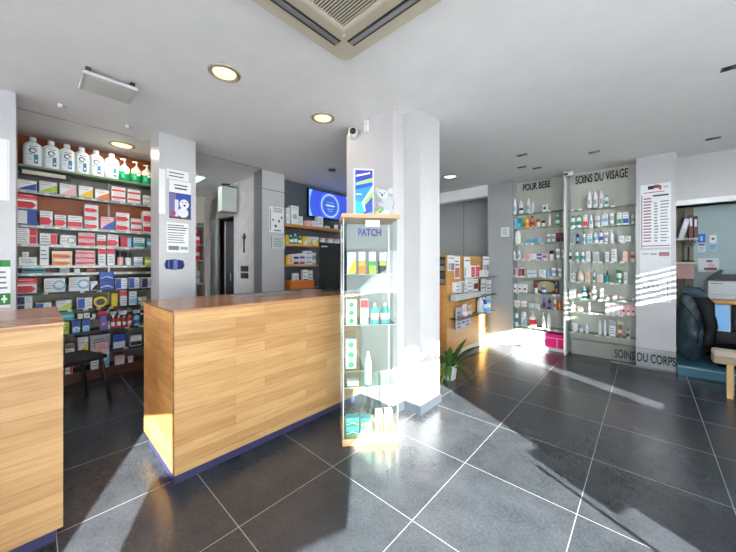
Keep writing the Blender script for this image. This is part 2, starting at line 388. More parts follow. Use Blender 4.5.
# ------------------------------------------------------------------ tall glass display case
case = empty('display_case', (-1.567, 1.455, 0), math.atan2(0.305, 0.254)); tag(case, 'tall glass display case with wood base and top in front of the white column', 'display case')
CW, CD, CH_ = 0.395, 0.32, 1.63
woodc = mat((186, 142, 110), 0.45); woodb = mat((196, 158, 112), 0.45)
MB().box(-0.012, CW+0.012, -0.012, CD+0.012, 1.60, 1.63, woodc, 0.004).build('top_board', case)
MB().box(-0.004, CW+0.004, -0.004, CD+0.004, 0.0, 0.05, woodb, 0.003).build('base_board', case)
for a, b, n in (((0, CW), (0, 0.005), 'glass_front'), ((0, 0.005), (0.006, CD-0.006), 'glass_side'), ((CW-0.005, CW), (0.006, CD-0.006), 'glass_side'), ((0, CW), (CD-0.005, CD), 'glass_back')):
    MB().box(a[0], a[1], b[0], b[1], 0.05, 1.60, GLASS).build(n, case)
for x, y in ((0.0, 0.0), (CW-0.007, 0), (0, CD-0.007), (CW-0.007, CD-0.007)):
    MB().box(x, x+0.007, y, y+0.007, 0.05, 1.60, ALU).build('corner_profile', case)
case_z = [0.05, 0.405, 0.53, 0.845, 1.205]
for z in (0.405, 0.845, 1.205):
    g = MB().box(0.012, CW-0.012, 0.012, CD-0.012, z-0.006, z, SHELFG); g.box(0.012, CW-0.012, 0.0105, 0.0125, z-0.006, z, GEDGE); g.build('glass_shelf', case)
g = MB().box(0.012, 0.15, 0.012, CD-0.012, 0.524, 0.53, SHELFG); g.build('glass_shelf', case)
MB().box(0.29, 0.31, -0.010, 0.0, 1.33, 1.36, ALU, 0.002).build('lock', case)
MB().box(0.16, 0.26, -0.002, 0.0, 1.54, 1.585, PAPER).build('price_card', case)

# ------------------------------------------------------------------ ceiling things
def disc_light(x, y, r, label, tint=(255, 238, 180), e=14, pw=1.2, spot=True):
    t = empty('recessed_downlight', (x, y, CZ)); tag(t, label, 'ceiling light', 'round recessed ceiling lights')
    ring = MB(); mr = mat((168, 160, 140), 0.35, 0.3)
    n = 28
    prof = [(r-0.012, -0.001), (r, -0.012), (r+0.018, -0.006), (r+0.02, 0.0)]
    for j in range(len(prof)-1):
        for k in range(n):
            a, b = 2*PI*k/n, 2*PI*(k+1)/n
            ring.poly([(prof[j][0]*math.cos(a), prof[j][0]*math.sin(a), prof[j][1]), (prof[j][0]*math.cos(b), prof[j][0]*math.sin(b), prof[j][1]),
                       (prof[j+1][0]*math.cos(b), prof[j+1][0]*math.sin(b), prof[j+1][1]), (prof[j+1][0]*math.cos(a), prof[j+1][0]*math.sin(a), prof[j+1][1])], mr)
    bmesh.ops.remove_doubles(ring.bm, verts=ring.bm.verts, dist=1e-5); ring.build('trim_ring', t)
    d = MB().lathe([(0.001, -0.008), (r-0.012, -0.005), (r-0.010, -0.001)], mat(tint, 0.6, emit=e*0.34), seg=28); d.build('diffuser', t)
    ld = bpy.data.lights.new('downlight', 'AREA'); ld.shape = 'DISK'; ld.size = r*1.7; ld.energy = pw; ld.color = [v/255 for v in (255, 226, 180)]
    lo = bpy.data.objects.new('lamp', ld); C.objects.link(lo); lo.parent = t; lo.location = (0, 0, -0.02)
    return t
disc_light(-2.161, 0.89, 0.085, 'lit round recessed downlight, nearest the camera above the long counter', e=3.0)
disc_light(-2.164, 1.764, 0.085, 'lit round recessed downlight just left of the security camera', e=3.0)
disc_light(-4.30, 0.657, 0.10, 'lit round downlight above the bottles of the medicine wall', e=3.0, pw=3)
disc_light(-2.186, 4.223, 0.10, 'lit round downlight behind the white column, near the wooden brochure stand', (225, 255, 240), 3.0)
# fluorescent strip in the corridor
t = empty('strip_light', (-5.10, 1.66, CZ)); tag(t, 'small greenish lit strip light on the corridor ceiling', 'ceiling light')
MB().box(-0.28, 0.28, -0.07, 0.07, -0.03, 0, mat((200, 205, 200))).build('housing', t)
MB().box(-0.25, 0.25, -0.05, 0.05, -0.045, -0.03, mat((215, 255, 240), emit=1.3)).build('diffuser', t)
ld = bpy.data.lights.new('strip', 'AREA'); ld.energy = 1.5; ld.size = 0.4; lo = bpy.data.objects.new('lamp', ld); C.objects.link(lo); lo.parent = t; lo.location = (0, 0, -0.06)

# air-conditioning cassette
_k = (2.572-CH)/_ray(345, 62.5)[2]
ac = empty('ceiling_air_conditioner', (_ray(345, 62.5)[0]*_k-0.003, _ray(345, 62.5)[1]*_k+0.003, CZ)); tag(ac, 'beige four-way ceiling air conditioner cassette with slatted grille', 'air conditioner')
ACM = mat((198, 190, 170), 0.45); W = 0.95
p = MB()
def ring(m, x0, x1, y0, y1, a0, a1, b0, b1, z0, z1, mt):
    m.box(x0, a0, y0, y1, z0, z1, mt).box(a1, x1, y0, y1, z0, z1, mt).box(a0, a1, y0, b0, z0, z1, mt).box(a0, a1, b1, y1, z0, z1, mt)
p.prism([(0.05, 0), (0.015, -0.015), (0, -0.05), (0, -W+0.05), (0.015, -W+0.015), (0.05, -W), (W-0.05, -W), (W-0.015, -W+0.015), (W, -W+0.05), (W, -0.05), (W-0.015, -0.015), (W-0.05, 0)], 'z', -0.028, 0, ACM)
p.build('fascia', ac)
sl = MB(); dk = mat((60, 60, 60), 0.5); gr = mat((150, 150, 150), 0.4, 0.3)
g0, g1 = 0.20, W-0.20
for k in range(34):
    y = -g0-0.02-k*(g1-g0-0.04)/33
    sl.box(g0+0.012, g1-0.012, y-0.0032, y+0.0032, -0.044, -0.040, mat((206, 200, 184)))
sl.box((g0+g1)/2-0.004, (g0+g1)/2+0.004, -g1, -g0, -0.046, -0.034, ACM)
ring(sl, g0, g1, -g1, -g0, g0+0.02, g1-0.02, -g1+0.02, -g0-0.02, -0.048, -0.030, mat((214, 206, 188)))
sl.box(g0+0.01, g1-0.01, -g1+0.01, -g0-0.01, -0.031, -0.0285, mat((26, 26, 26), 0.7))
sl.build('intake_grille', ac)
for (x0, x1, y0, y1) in ((0.07, 0.125, -W+0.15, -0.15), (W-0.125, W-0.07, -W+0.15, -0.15), (0.15, W-0.15, -0.125, -0.07), (0.15, W-0.15, -W+0.07, -W+0.125)):
    v = MB().box(x0, x1, y0, y1, -0.031, -0.0285, dk)
    if x1-x0 < y1-y0: v.box(x0+0.018, x1-0.012, y0+0.006, y1-0.006, -0.037, -0.031, gr)
    else: v.box(x0+0.006, x1-0.006, y0+0.012, y1-0.018, -0.037, -0.031, gr)
    v.build('air_flap', ac)
MB().lathe([(0.008, -0.033), (0.008, -0.028)], mat((230, 225, 210)), cx=0.17, cy=-0.17, seg=12).build('indicator', ac)

# flat white panel light hanging under the ceiling
t = empty('ceiling_panel', (-2.895, 0.365, CZ)); tag(t, 'flat white rectangular panel unit fixed under the ceiling by small brackets', 'ceiling panel')
q = MB().box(-0.14, 0.135, -0.15, 0.15, -0.055, -0.03, mat((196, 198, 196), 0.4), 0.004); q.build('housing', t)
MB().box(-0.12, 0.11, -0.125, 0.125, -0.0575, -0.0548, mat((206, 210, 206), 0.3), 0.001).build('front_sheet', t)
for y in (-0.12, 0.12): MB().box(0.09, 0.13, y-0.014, y+0.014, -0.03, 0, mat((60, 62, 62))).build('bracket', t)
# little ceiling clips
for (px, py, lab) in ((60, 104, 'small white detector on the ceiling nearer the left edge of the photo'), (127, 125, 'small white detector on the ceiling beside the laminate pillar')):
    x_ = (CZ-CH)/_ray(px, py)[2]
    tag(MB().box(-0.008, 0.008, -0.012, 0.012, -0.032, 0, mat((222, 224, 224))).box(-0.005, 0.005, 0.012, 0.036, -0.02, -0.008, ALU).build('ceiling_detector', loc=(_ray(px, py)[0]*x_, _ray(px, py)[1]*x_, CZ)), lab, 'detector', 'small white ceiling detectors')
# slot spots (dark recessed slots)
def slot(px, py, lab, rz=0.0):
    k = (CZ-CH)/_ray(px, py)[2]
    t = empty('recessed_spotlight', (_ray(px, py)[0]*k, _ray(px, py)[1]*k, CZ), rz); tag(t, lab, 'ceiling spotlight', 'small dark recessed spotlights')
    MB().box(-0.055, 0.055, -0.03, 0.03, -0.004, 0, mat((70, 72, 74), 0.4)).build('trim_frame', t)
    MB().lathe([(0.022, -0.008), (0.022, -0.003)], mat((20, 20, 20), 0.3), cx=-0.022, seg=12).lathe([(0.02, -0.008), (0.02, -0.003)], mat((190, 190, 185), 0.2, 0.5), cx=0.028, seg=12).build('lamp_head', t)
slot(522, 155, 'dark recessed spotlight above POUR BEBE, the nearest of a cluster of three')
slot(522, 167, 'dark recessed spotlight above POUR BEBE, the one closest to the POUR letters')
slot(537, 168, 'dark recessed spotlight above POUR BEBE, the right one of a cluster of three')
slot(594, 152, 'dark recessed spotlight above the SOINS DU VISAGE lettering')
slot(713, 138.5, 'dark recessed spotlight in front of the white bulkhead')
slot(733, 67, 'dark recessed spotlight at the right edge of the photo, nearest the camera')
k = (CZ-CH)/_ray(332, 170)[2]
tag(MB().lathe([(0.05, -0.01), (0.055, 0)], mat((25, 24, 26), 0.4), seg=18).lathe([(0.03, -0.014), (0.034, -0.009)], mat((60, 60, 62), 0.3), seg=14).build('ceiling_speaker', loc=(_ray(332, 170)[0]*k, _ray(332, 170)[1]*k, CZ)), 'small black round fitting in the ceiling above the wall television', 'ceiling fitting')

# ------------------------------------------------------------------ camera and sensor on the column
t = empty('security_camera', (xy(354, 2.05), 2.05, zy(356, 134, 2.05))); tag(t, 'white dome security camera with black lens on the white column', 'security camera')
Mx = Matrix.Rotation(PI/2, 4, 'X')
MB().lathe([(0.05, 0.0), (0.052, 0.02), (0.045, 0.035), (0.02, 0.045)], mat((222, 222, 220), 0.35), seg=20, M=Mx).build('mount', t)
MB().lathe([(0.002, 0.032), (0.03, 0.034), (0.045, 0.05), (0.038, 0.075), (0.018, 0.09), (0.002, 0.093)], mat((230, 230, 228), 0.3), seg=20, M=Mx).build('ball', t).rotation_euler = (0, 0, math.radians(38))
MB().lathe([(0.026, 0.075), (0.03, 0.088), (0.02, 0.10), (0.002, 0.104)], mat((22, 24, 24), 0.1), seg=18, M=Mx).build('lens', t).rotation_euler = (0, 0, math.radians(38))
sx = xy(367.5, 2.05)
t = empty('alarm_sensor', (sx, 2.05, zy(367, 127, 2.05))); tag(t, 'slim white alarm sensor on the column beside the dome camera', 'sensor')
MB().box(-0.022, 0.022, -0.03, 0, -0.055, 0.055, mat((228, 228, 224), 0.4), 0.006).build('casing', t)
MB().box(-0.004, 0.004, -0.032, -0.029, 0.01, 0.02, mat((120, 90, 60))).build('indicator', t)
zc = zy(367, 117, 2.05)
tag(MB().tube([(sx+0.01, 2.043, zc-0.03), (sx+0.01, 2.043, zc+0.02), (sx-0.02, 2.043, zc+0.03), (-2.13, 2.043, zc+0.0), (-2.14, 2.043, zc-0.09)], 0.005, mat((120, 116, 108)), 6).build('cable'), 'thin cable linking the dome camera and the alarm sensor', 'cable')
# sensor on top of the niche post
post = struct(MB().box(-0.862, -0.838, 5.035, 5.12, 0, CZ, mat((206, 208, 210), 0.35)).build('trim_7'))
t = empty('motion_sensor', (-0.79, 5.06, 2.565)); tag(t, 'small white motion sensor high between the two product niches', 'sensor')
MB().box(-0.075, 0.045, -0.05, 0.02, -0.06, 0.0, mat((212, 212, 208), 0.4), 0.008).build('casing', t)
MB().box(-0.065, -0.02, -0.054, -0.049, -0.045, -0.015, BLACK).build('window', t)

# ------------------------------------------------------------------ medicine wall unit
mw = empty('shelving_unit', (-4.5, 0.46, 0)); tag(mw, 'tall medicine shelving unit with glass top shelf behind the counters', 'shelving')
U0, U1 = -0.62, 0.68
MB().box(-0.195, -0.18, U0, U1, 0.1, 2.62-0.03, mat((132, 128, 120))).build('back_panel', mw)
MB().box(-0.179, -0.172, U0, U1, 2.27, 2.585, RUST).build('back_board', mw)
MB().box(-0.179, -0.172, U0+0.0, U1, 1.72, 1.98, RUST).build('back_board', mw)
MB().box(-0.179, -0.172, U0, U1, 1.05, 1.26, BROWN).build('back_board', mw)
for yy in (0.12, -0.62, 0.655): MB().box(-0.172, -0.150, yy, yy+0.018, 0.1, 2.57, mat((150, 150, 148), 0.3, 0.5)).build('upright', mw)
MB().box(-0.17, 0.05, U0, U1, 2.225, 2.245, GREENEDGE).build('glass_shelf', mw)
shelfA = [(2.0, 0.0), (1.66, 0.03), (1.475, 0.0), (1.262, 0.03), (1.185, -0.02), (0.99, 0.0), (0.80, 0.03), (0.69, -0.02), (0.55, 0.03), (0.315, 0.03)]
for z, ext in shelfA:
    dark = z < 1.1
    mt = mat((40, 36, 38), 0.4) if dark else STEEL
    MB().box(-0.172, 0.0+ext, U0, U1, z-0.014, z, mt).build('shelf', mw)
    rl = MB().box(ext, ext+0.004, U0, U1, z-0.024, z+0.004, mt)
    y = U0+0.05+random.random()*0.06
    while y < U1-0.06:
        if not dark or random.random() < 0.4: rl.box(ext+0.004, ext+0.0055, y, y+random.uniform(0.035, 0.05), z-0.022, z-0.002, mat((206, 204, 192)))
        y += random.uniform(0.10, 0.19)
    rl.build('price_rail', mw)
MB().box(-0.172, 0.03, U0, U1, 0.1, 0.13, BROWN).build('shelf', mw)
MB().box(-0.172, -0.01, U0, U1, 0.0, 0.1, BROWN).build('plinth', mw)
MB().box(-0.02, -0.005, U0, U1, 1.02+0.0, 1.022, BROWN).build('drawer_front', mw)

# ------------------------------------------------------------------ niche shelves
def niche(x0, x1, zs, label):
    r = empty('glass_shelving', ((x0+x1)/2, 5.14, 0)); tag(r, label, 'shelving')
    h = (x1-x0)/2
    for i, z in enumerate(zs):
        g = MB().box(-h, h, 0.0, 0.195, z-0.008, z, SHELFG)
        em = mat((60, 132, 168), 0.3) if (i == 5 and x0 < -1) else GEDGE
        g.box(-h, h, -0.0015, 0.0, z-0.008, z, em)
        y = -h+0.03
        while y < h-0.08:                                        # little white price tickets on the edge
            if random.random() < 0.62: g.box(y, y+0.045, -0.004, -0.0015, z-0.02, z+0.002, mat((226, 226, 216)))
            y += random.uniform(0.055, 0.12)
        g.build('glass_shelf', r)
    for s in (-1, 1): MB().box(s*h-0.006 if s > 0 else -h, s*h if s > 0 else -h+0.006, 0.185, 0.198, 0.25, 2.2, ALU).build('shelf_track', r)
    return r
NL = [2.075, 1.845, 1.60, 1.354, 1.09, 0.835, 0.61, 0.32]; NR = [2.05, 1.795, 1.57, 1.312, 1.03, 0.80, 0.613, 0.32]
niche(-1.56, -0.868, NL, 'glass shelves in the niche under the POUR BEBE lettering')
niche(-0.832, -0.10, NR, 'glass shelves in the niche under the SOINS DU VISAGE lettering')
tag(MB().box(-1.555, -0.87, 5.15, 5.335, 0, 0.045, mat((214, 216, 218), 0.4), 0.002).build('base_ledge'), 'low white ledge at the foot of the baby niche', 'ledge')
tag(MB().box(-1.55, -1.13, 5.16, 5.33, 0.0456, 0.26, mat((230, 231, 232), 0.4), 0.004).build('base_cabinet'), 'low white base box left of the pink crate', 'cabinet')
pk = mat((226, 28, 128), 0.4)
t = empty('storage_crate', (-0.995, 5.25, 0.0456)); tag(t, 'bright pink storage crate at the foot of the baby niche', 'crate')
cr = MB(); ring(cr, -0.12, 0.12, -0.08, 0.08, -0.11, 0.11, -0.07, 0.07, 0.0, 0.20, pk); cr.box(-0.11, 0.11, -0.07, 0.07, 0, 0.01, pk); cr.build('body', t)
MB().box(-0.125, 0.125, -0.088, -0.08, 0.135, 0.147, mat((250, 150, 200))).box(0.02, 0.033, -0.088, -0.08, 0, 0.135, mat((250, 150, 200))).build('rim', t)
MB().box(-0.105, 0.105, -0.065, 0.065, 0.175, 0.185, mat((120, 10, 60))).build('lid', t)
tag(MB().box(-0.80, -0.11, 5.22, 5.335, 0, 0.20, mat((150, 152, 146), 0.4)).build('base_cabinet'), 'low grey base box at the foot of the face-care niche', 'cabinet')
# clear screen carrying the SOINS DU CORPS lettering
t = empty('clear_screen', (-0.02, 5.075, 0)); tag(t, 'low clear screen lettered SOINS DU CORPS at the foot of the grey panel', 'screen')
MB().box(-0.33, 0.27, -0.006, 0, 0.0, 0.235, CLEAR).build('pane', t)
MB().box(-0.33, 0.27, -0.007, 0.001, 0.0, 0.02, mat((120, 124, 128))).build('rail', t)
tx = text_mesh('lettering', 'SOINS DU CORPS', 0.15, mat((30, 30, 34)), depth=0.001, parent=t, bold=0.002)
def fit(o, width):
    xs_ = [v.co.x for v in o.data.vertices]; k_ = width/(max(xs_)-min(xs_)); o.data.transform(Matrix.Diagonal((k_, 1, 1, 1)))
    o.data.transform(Matrix.Translation((-min(xs_)*k_, 0, 0)))
fit(tx, xy(676, 5.066)-xy(614.6, 5.066)); tx.location = (xy(614.6, 5.066)+0.02, -0.009, zy(614.6, 357, 5.066))

def sign(name, s, px0, px1, py, size, lab, bold=0.003):
    o = text_mesh(name, s, size, mat((34, 34, 36)), depth=0.004, bold=bold); fit(o, xy(px1, 5.332)-xy(px0, 5.332))
    o.location = (xy(px0, 5.332), 5.332, zy(px0, py, 5.332))
    return tag(o, lab, 'lettering')
sign('wall_lettering', 'POUR BEBE', 523, 550.5, 191, 0.15, 'black POUR BEBE lettering on the niche back')
sign('wall_lettering', 'SOINS DU VISAGE', 575.5, 628, 184.3, 0.165, 'black SOINS DU VISAGE lettering on the niche back')
# ------------------------------------------------------------------ product builders (local: width = x, front faces -y, stands on z = 0)
W_, R_, DR = (226, 228, 232), (214, 44, 62), (132, 30, 44)
BL, LB, NV, TE = (44, 82, 176), (126, 178, 214), (34, 40, 92), (44, 150, 150)
GN, LG, YE, OR = (34, 148, 92), (170, 196, 60), (232, 196, 40), (232, 120, 48)
PI_, PU, GY, BK = (232, 178, 186), (116, 84, 168), (168, 172, 176), (26, 26, 30)
PE, CR, BR, AQ_ = (232, 196, 172), (226, 218, 196), (150, 96, 62), (88, 196, 196)
CN = {W_: 'white', R_: 'red', DR: 'dark red', BL: 'blue', LB: 'light blue', NV: 'navy', TE: 'teal', GN: 'green', LG: 'lime green', YE: 'yellow', OR: 'orange',
      PI_: 'pink', PU: 'purple', GY: 'grey', BK: 'black', PE: 'peach', CR: 'cream', BR: 'brown', AQ_: 'turquoise'}
ORD = ['first', 'second', 'third', 'fourth', 'fifth', 'sixth', 'seventh', 'eighth', 'ninth', 'tenth', 'eleventh', 'twelfth', 'thirteenth', 'fourteenth', 'fifteenth', 'sixteenth', 'seventeenth', 'eighteenth', 'nineteenth', 'twentieth']
def decal(m, w, h, d, u0, v0, u1, v1, c):
    """flat print on the front face; u, v in 0..1"""
    y = -d/2-0.0007
    m.poly([(-w/2+u0*w, y, v0*h), (-w/2+u1*w, y, v0*h), (-w/2+u1*w, y, v1*h), (-w/2+u0*w, y, v1*h)], mat(c, 0.45))
def quad(m, w, h, d, pts, c, e=0.0011):
    m.poly([(-w/2+u*w, -d/2-e, v*h) for u, v in pts], mat(c, 0.45))
def lines(m, w, h, d, u0, u1, v0, v1, n, c=(70, 72, 84)):
    for k in range(n):
        v = v0+(v1-v0)*k/max(1, n-1); t = (v1-v0)/(n*3.2)
        y = -d/2-0.0015; ue = u1-(0.12*(k % 3))*(u1-u0)
        m.poly([(-w/2+u0*w, y, v*h-t*h/2), (-w/2+ue*w, y, v*h-t*h/2), (-w/2+ue*w, y, v*h+t*h/2), (-w/2+u0*w, y, v*h+t*h/2)], mat(c, 0.5))
def box_mesh(w, h, d, style, c1, c2, z0=0.0):
    m = MB(); m.box(-w/2, w/2, -d/2, d/2, 0, h, mat(c1, 0.42), min(0.0015, w*0.02))
    D = lambda *a: decal(m, w, h, d, *a)
    Q = lambda pts, c, e=0.0011: quad(m, w, h, d, pts, c, e)
    if style == 'band': D(0.03, 0.08, 0.97, 0.48, c2); lines(m, w, h, d, 0.1, 0.8, 0.62, 0.84, 2)
    elif style == 'arrow':
        Q([(0.03, 0.08), (0.72, 0.08), (0.95, 0.32), (0.72, 0.56), (0.03, 0.56)], c2); lines(m, w, h, d, 0.08, 0.9, 0.68, 0.86, 2, (90, 60, 80) if c1 == W_ else W_)
        D(0.1, 0.28, 0.55, 0.36, W_)
        m.bm.faces.ensure_lookup_table()
    elif style == 'top': D(0.03, 0.66, 0.97, 0.97, c2); lines(m, w, h, d, 0.15, 0.85, 0.2, 0.5, 3)
    elif style == 'right': D(0.62, 0.04, 0.98, 0.96, c2); lines(m, w, h, d, 0.06, 0.55, 0.25, 0.75, 3)
    elif style == 'left': D(0.03, 0.06, 0.5, 0.94, c2); lines(m, w, h, d, 0.56, 0.94, 0.3, 0.75, 3)
    elif style == 'diag': Q([(0.02, 0.04), (0.98, 0.04), (0.98, 0.75), (0.55, 0.45)], c2); lines(m, w, h, d, 0.06, 0.7, 0.7, 0.88, 2)
    elif style == 'stripe': D(0.03, 0.36, 0.97, 0.64, c2); lines(m, w, h, d, 0.1, 0.8, 0.76, 0.88, 2); lines(m, w, h, d, 0.1, 0.7, 0.12, 0.24, 2)
    elif style == 'waves':
        D(0.03, 0.05, 0.97, 0.5, c2); Q([(0.05, 0.2), (0.5, 0.42), (0.95, 0.2), (0.95, 0.3), (0.5, 0.52), (0.05, 0.3)], W_, 0.0016); lines(m, w, h, d, 0.1, 0.85, 0.66, 0.85, 2, NV)
    elif style == 'dot':
        pts = [(0.5+0.30*math.cos(a*PI/8)*min(1, h/w), 0.42+0.30*math.sin(a*PI/8)*min(1, w/h)) for a in range(16)]; Q(pts, c2); lines(m, w, h, d, 0.2, 0.8, 0.82, 0.92, 2)
    elif style == 'ring':
        R1 = min(1, h/w)
        pts = [(0.72+0.22*math.cos(a*PI/8)*R1*1.6, 0.5+0.36*math.sin(a*PI/8)) for a in range(16)]; Q(pts, c2)
        pts = [(0.72+0.14*math.cos(a*PI/8)*R1*1.6, 0.5+0.22*math.sin(a*PI/8)) for a in range(16)]; Q(pts, W_, 0.0016)
        lines(m, w, h, d, 0.06, 0.45, 0.3, 0.8, 4)
    elif style == 'plain': lines(m, w, h, d, 0.12, 0.85, 0.35, 0.75, 3)
    elif style == 'warn': D(0.0, 0.62, 1, 1, c2); lines(m, w, h, d, 0.08, 0.92, 0.7, 0.9, 2, W_); Q([(0.03, 0.06), (0.75, 0.06), (0.95, 0.3), (0.75, 0.5), (0.03, 0.5)], c2); D(0.1, 0.24, 0.55, 0.32, W_)
    elif style == 'two': D(0.04, 0.06, 0.48, 0.9, c2); D(0.52, 0.06, 0.96, 0.9, c2); lines(m, w, h, d, 0.1, 0.4, 0.3, 0.7, 3, W_)
    return m
def bottle_mesh(w, h, style, c1, c2, seg=14):
    """slender shapes turned on an axis, squashed front to back"""
    m = MB(); r = w/2; A, B = mat(c1, 0.35), mat(c2, 0.35)
    if style == 'bottle': m.lathe([(r*0.94, 0, A), (r, h*0.03, A), (r, h*0.2, B), (r, h*0.5, A), (r, h*0.68), (r*0.55, h*0.80), (r*0.42, h*0.83, B), (r*0.42, h), ], A, seg=seg, sy=0.7)
    elif style == 'white': m.lathe([(r*0.94, 0), (r, h*0.03), (r, h*0.66), (r*0.8, h*0.78), (r*0.5, h*0.86, A), (r*0.45, h*0.98), (r*0.3, h)], A, seg=seg, sy=0.8); m.poly([(-r*0.5, -r*0.82, h*0.2), (r*0.5, -r*0.82, h*0.2), (r*0.5, -r*0.82, h*0.5), (-r*0.5, -r*0.82, h*0.5)], B)
    elif style == 'spray': m.lathe([(r*0.95, 0), (r, h*0.02), (r, h*0.25, B), (r, h*0.42, A), (r, h*0.72), (r*0.7, h*0.78, A), (r*0.66, h*0.95), (r*0.4, h)], A, seg=seg)
    elif style == 'tube':
        m.lathe([(r*0.72, 0, B), (r*0.74, h*0.13, A), (r*0.8, h*0.15)], B, seg=seg, sy=0.7)
        n = seg; rings = []
        for t in (0, 0.3, 0.7, 1.0):
            z = h*(0.15+0.85*t); ry = r*0.56*(1-t)+0.0015; rx = r*(0.8+0.2*t)
            rings.append([m.bm.verts.new((rx*math.cos(2*PI*k/n), ry*math.sin(2*PI*k/n), z)) for k in range(n)])
        for j in range(3):
            for k in range(n):
                f = m.bm.faces.new([rings[j][k], rings[j][(k+1) % n], rings[j+1][(k+1) % n], rings[j+1][k]]); f.material_index = m.mi(B if j == 1 else A); f.smooth = True
        f = m.bm.faces.new(rings[-1]); f.material_index = m.mi(A)
    elif style == 'pump':
        m.lathe([(r*0.95, 0), (r, h*0.03), (r, h*0.12, B), (r, h*0.45, A), (r, h*0.58), (r*0.6, h*0.68), (r*0.34, h*0.72, A), (r*0.34, h*0.79), (r*0.12, h*0.81), (r*0.12, h*0.93), (r*0.3, h*0.94), (r*0.3, h)], A, seg=seg, sy=0.75)
        m.box(-r*0.8, 0, -r*0.14, r*0.14, h*0.94, h*0.985, A)
    elif style == 'jar': m.lathe([(r*0.9, 0), (r, h*0.08), (r, h*0.6, B), (r*1.02, h*0.62), (r*1.02, h*0.96), (r*0.95, h)], A, seg=seg)
    elif style == 'dropper': m.lathe([(r*0.95, 0), (r, h*0.04), (r, h*0.12, B), (r, h*0.4, A), (r, h*0.55), (r*0.4, h*0.66, mat(BK, 0.4)), (r*0.42, h*0.8), (r*0.2, h*0.82), (r*0.16, h)], A, seg=seg)
    elif style == 'oval': m.lathe([(r*0.6, 0), (r*0.95, h*0.1), (r, h*0.5), (r*0.85, h*0.85), (r*0.4, h)], A, seg=seg, sy=0.5)
    elif style == 'round':
        Mx_ = Matrix.Translation((0, r*0.2, h/2)) @ Matrix.Rotation(PI/2, 4, 'X')
        m.lathe([(h/2*0.92, 0), (h/2, 0.004), (h/2, 0.03), (h/2*0.9, 0.034)], A, seg=20, M=Mx_)
        m.lathe([(h/2*0.6, 0.0341), (h/2*0.55, 0.0346)], B, seg=20, M=Mx_)
    return m
BOXS = {'band', 'arrow', 'top', 'right', 'left', 'diag', 'stripe', 'waves', 'dot', 'ring', 'plain', 'warn', 'two'}
KIND = {'bottle': ('bottle', 'bottle'), 'white': ('bottle', 'slim bottle'), 'spray': ('spray_can', 'spray can'), 'tube': ('cream_tube', 'tube'), 'pump': ('pump_bottle', 'pump bottle'),
        'jar': ('cream_jar', 'jar'), 'dropper': ('dropper_bottle', 'small dropper bottle'), 'oval': ('bottle', 'oval bottle'), 'round': ('round_tin', 'round tin')}
PMAT = {'warn': 'with warning print', 'ring': 'with ring print', 'arrow': 'with arrow print', 'diag': 'with slanted print', 'waves': 'with wave print', 'dot': 'with round print'}
count = {}
class Shelf:
    """axis 'A': plane x = const facing +x ; 'B': plane y = const facing -y ; 'C': glass case"""
    def __init__(s, axis, plane, z, where, group, depth=0.10):
        s.axis, s.p, s.z, s.where, s.group, s.depth, s.n = axis, plane, z, where, group, depth, 0
    def put(s, px0, px1, hpx, style, c1, c2, stack=1, dz=0.0, depth=None, z=None, inset=0.0, gap=0.92):
        if s.axis == 'A':
            a, b = yx(px0, s.p), yx(px1, s.p); sc = abs(zx((px0+px1)/2, 200, s.p)-zx((px0+px1)/2, 210, s.p))/10
        elif s.axis == 'B':
            a, b = xy(px0, s.p), xy(px1, s.p); sc = abs(zy((px0+px1)/2, 200, s.p)-zy((px0+px1)/2, 210, s.p))/10
        else:
            a, b, sc = px0, px1, 1.0
        w = (b-a)*gap; c = (a+b)/2; H = hpx*sc/stack; d = depth or min(s.depth, max(0.03, w*0.9))
        zz = (s.z if z is None else z)+dz+0.0006
        s.n += 1; base = s.n
        for k in range(stack):
            if style in BOXS: m = box_mesh(w, H*0.985, d, style, c1, c2); name = 'medicine_box' if s.group[0] == 'm' else 'product_box'; kn = 'box'; cat = 'box'
            else:
                name, kn = KIND[style]; m = bottle_mesh(w, H, style, c1, c2); cat = kn.split()[-1]
            dd = d if style in BOXS else w*0.8
            if s.axis == 'A': loc = (s.p-dd/2-inset, c, zz+k*H); rz = PI/2
            elif s.axis == 'B': loc = (c, s.p+dd/2+inset, zz+k*H); rz = 0
            else:
                ca = math.atan2(0.305, 0.254); v = Matrix.Rotation(ca, 4, 'Z') @ Vector((c, s.p+dd/2+inset, 0)); loc = (case.location.x+v.x, case.location.y+v.y, zz+k*H); rz = ca
            o = m.build(name, loc=loc, rz=rz)
            pos = ORD[base-1]+' from left'
            if stack > 1: pos = pos+', '+('bottom' if k == 0 else ('top' if k == stack-1 else 'middle'))+' of stack'
            col = CN[c1] if c1 == c2 else CN[c1]+' and '+CN[c2]
            lab = '%s %s, %s, %s' % (col, kn, pos, s.where)
            tag(o, lab, cat, s.group[1:].strip() if s.group[0] in 'mp' and s.group[1] == ' ' else s.group)
        return o

# ------------------------------------------------------------------ medicine wall
XA = -4.47
def SA(z, where, n, xp=XA): return Shelf('A', xp, z, where, 'm boxes on the '+n, 0.12)
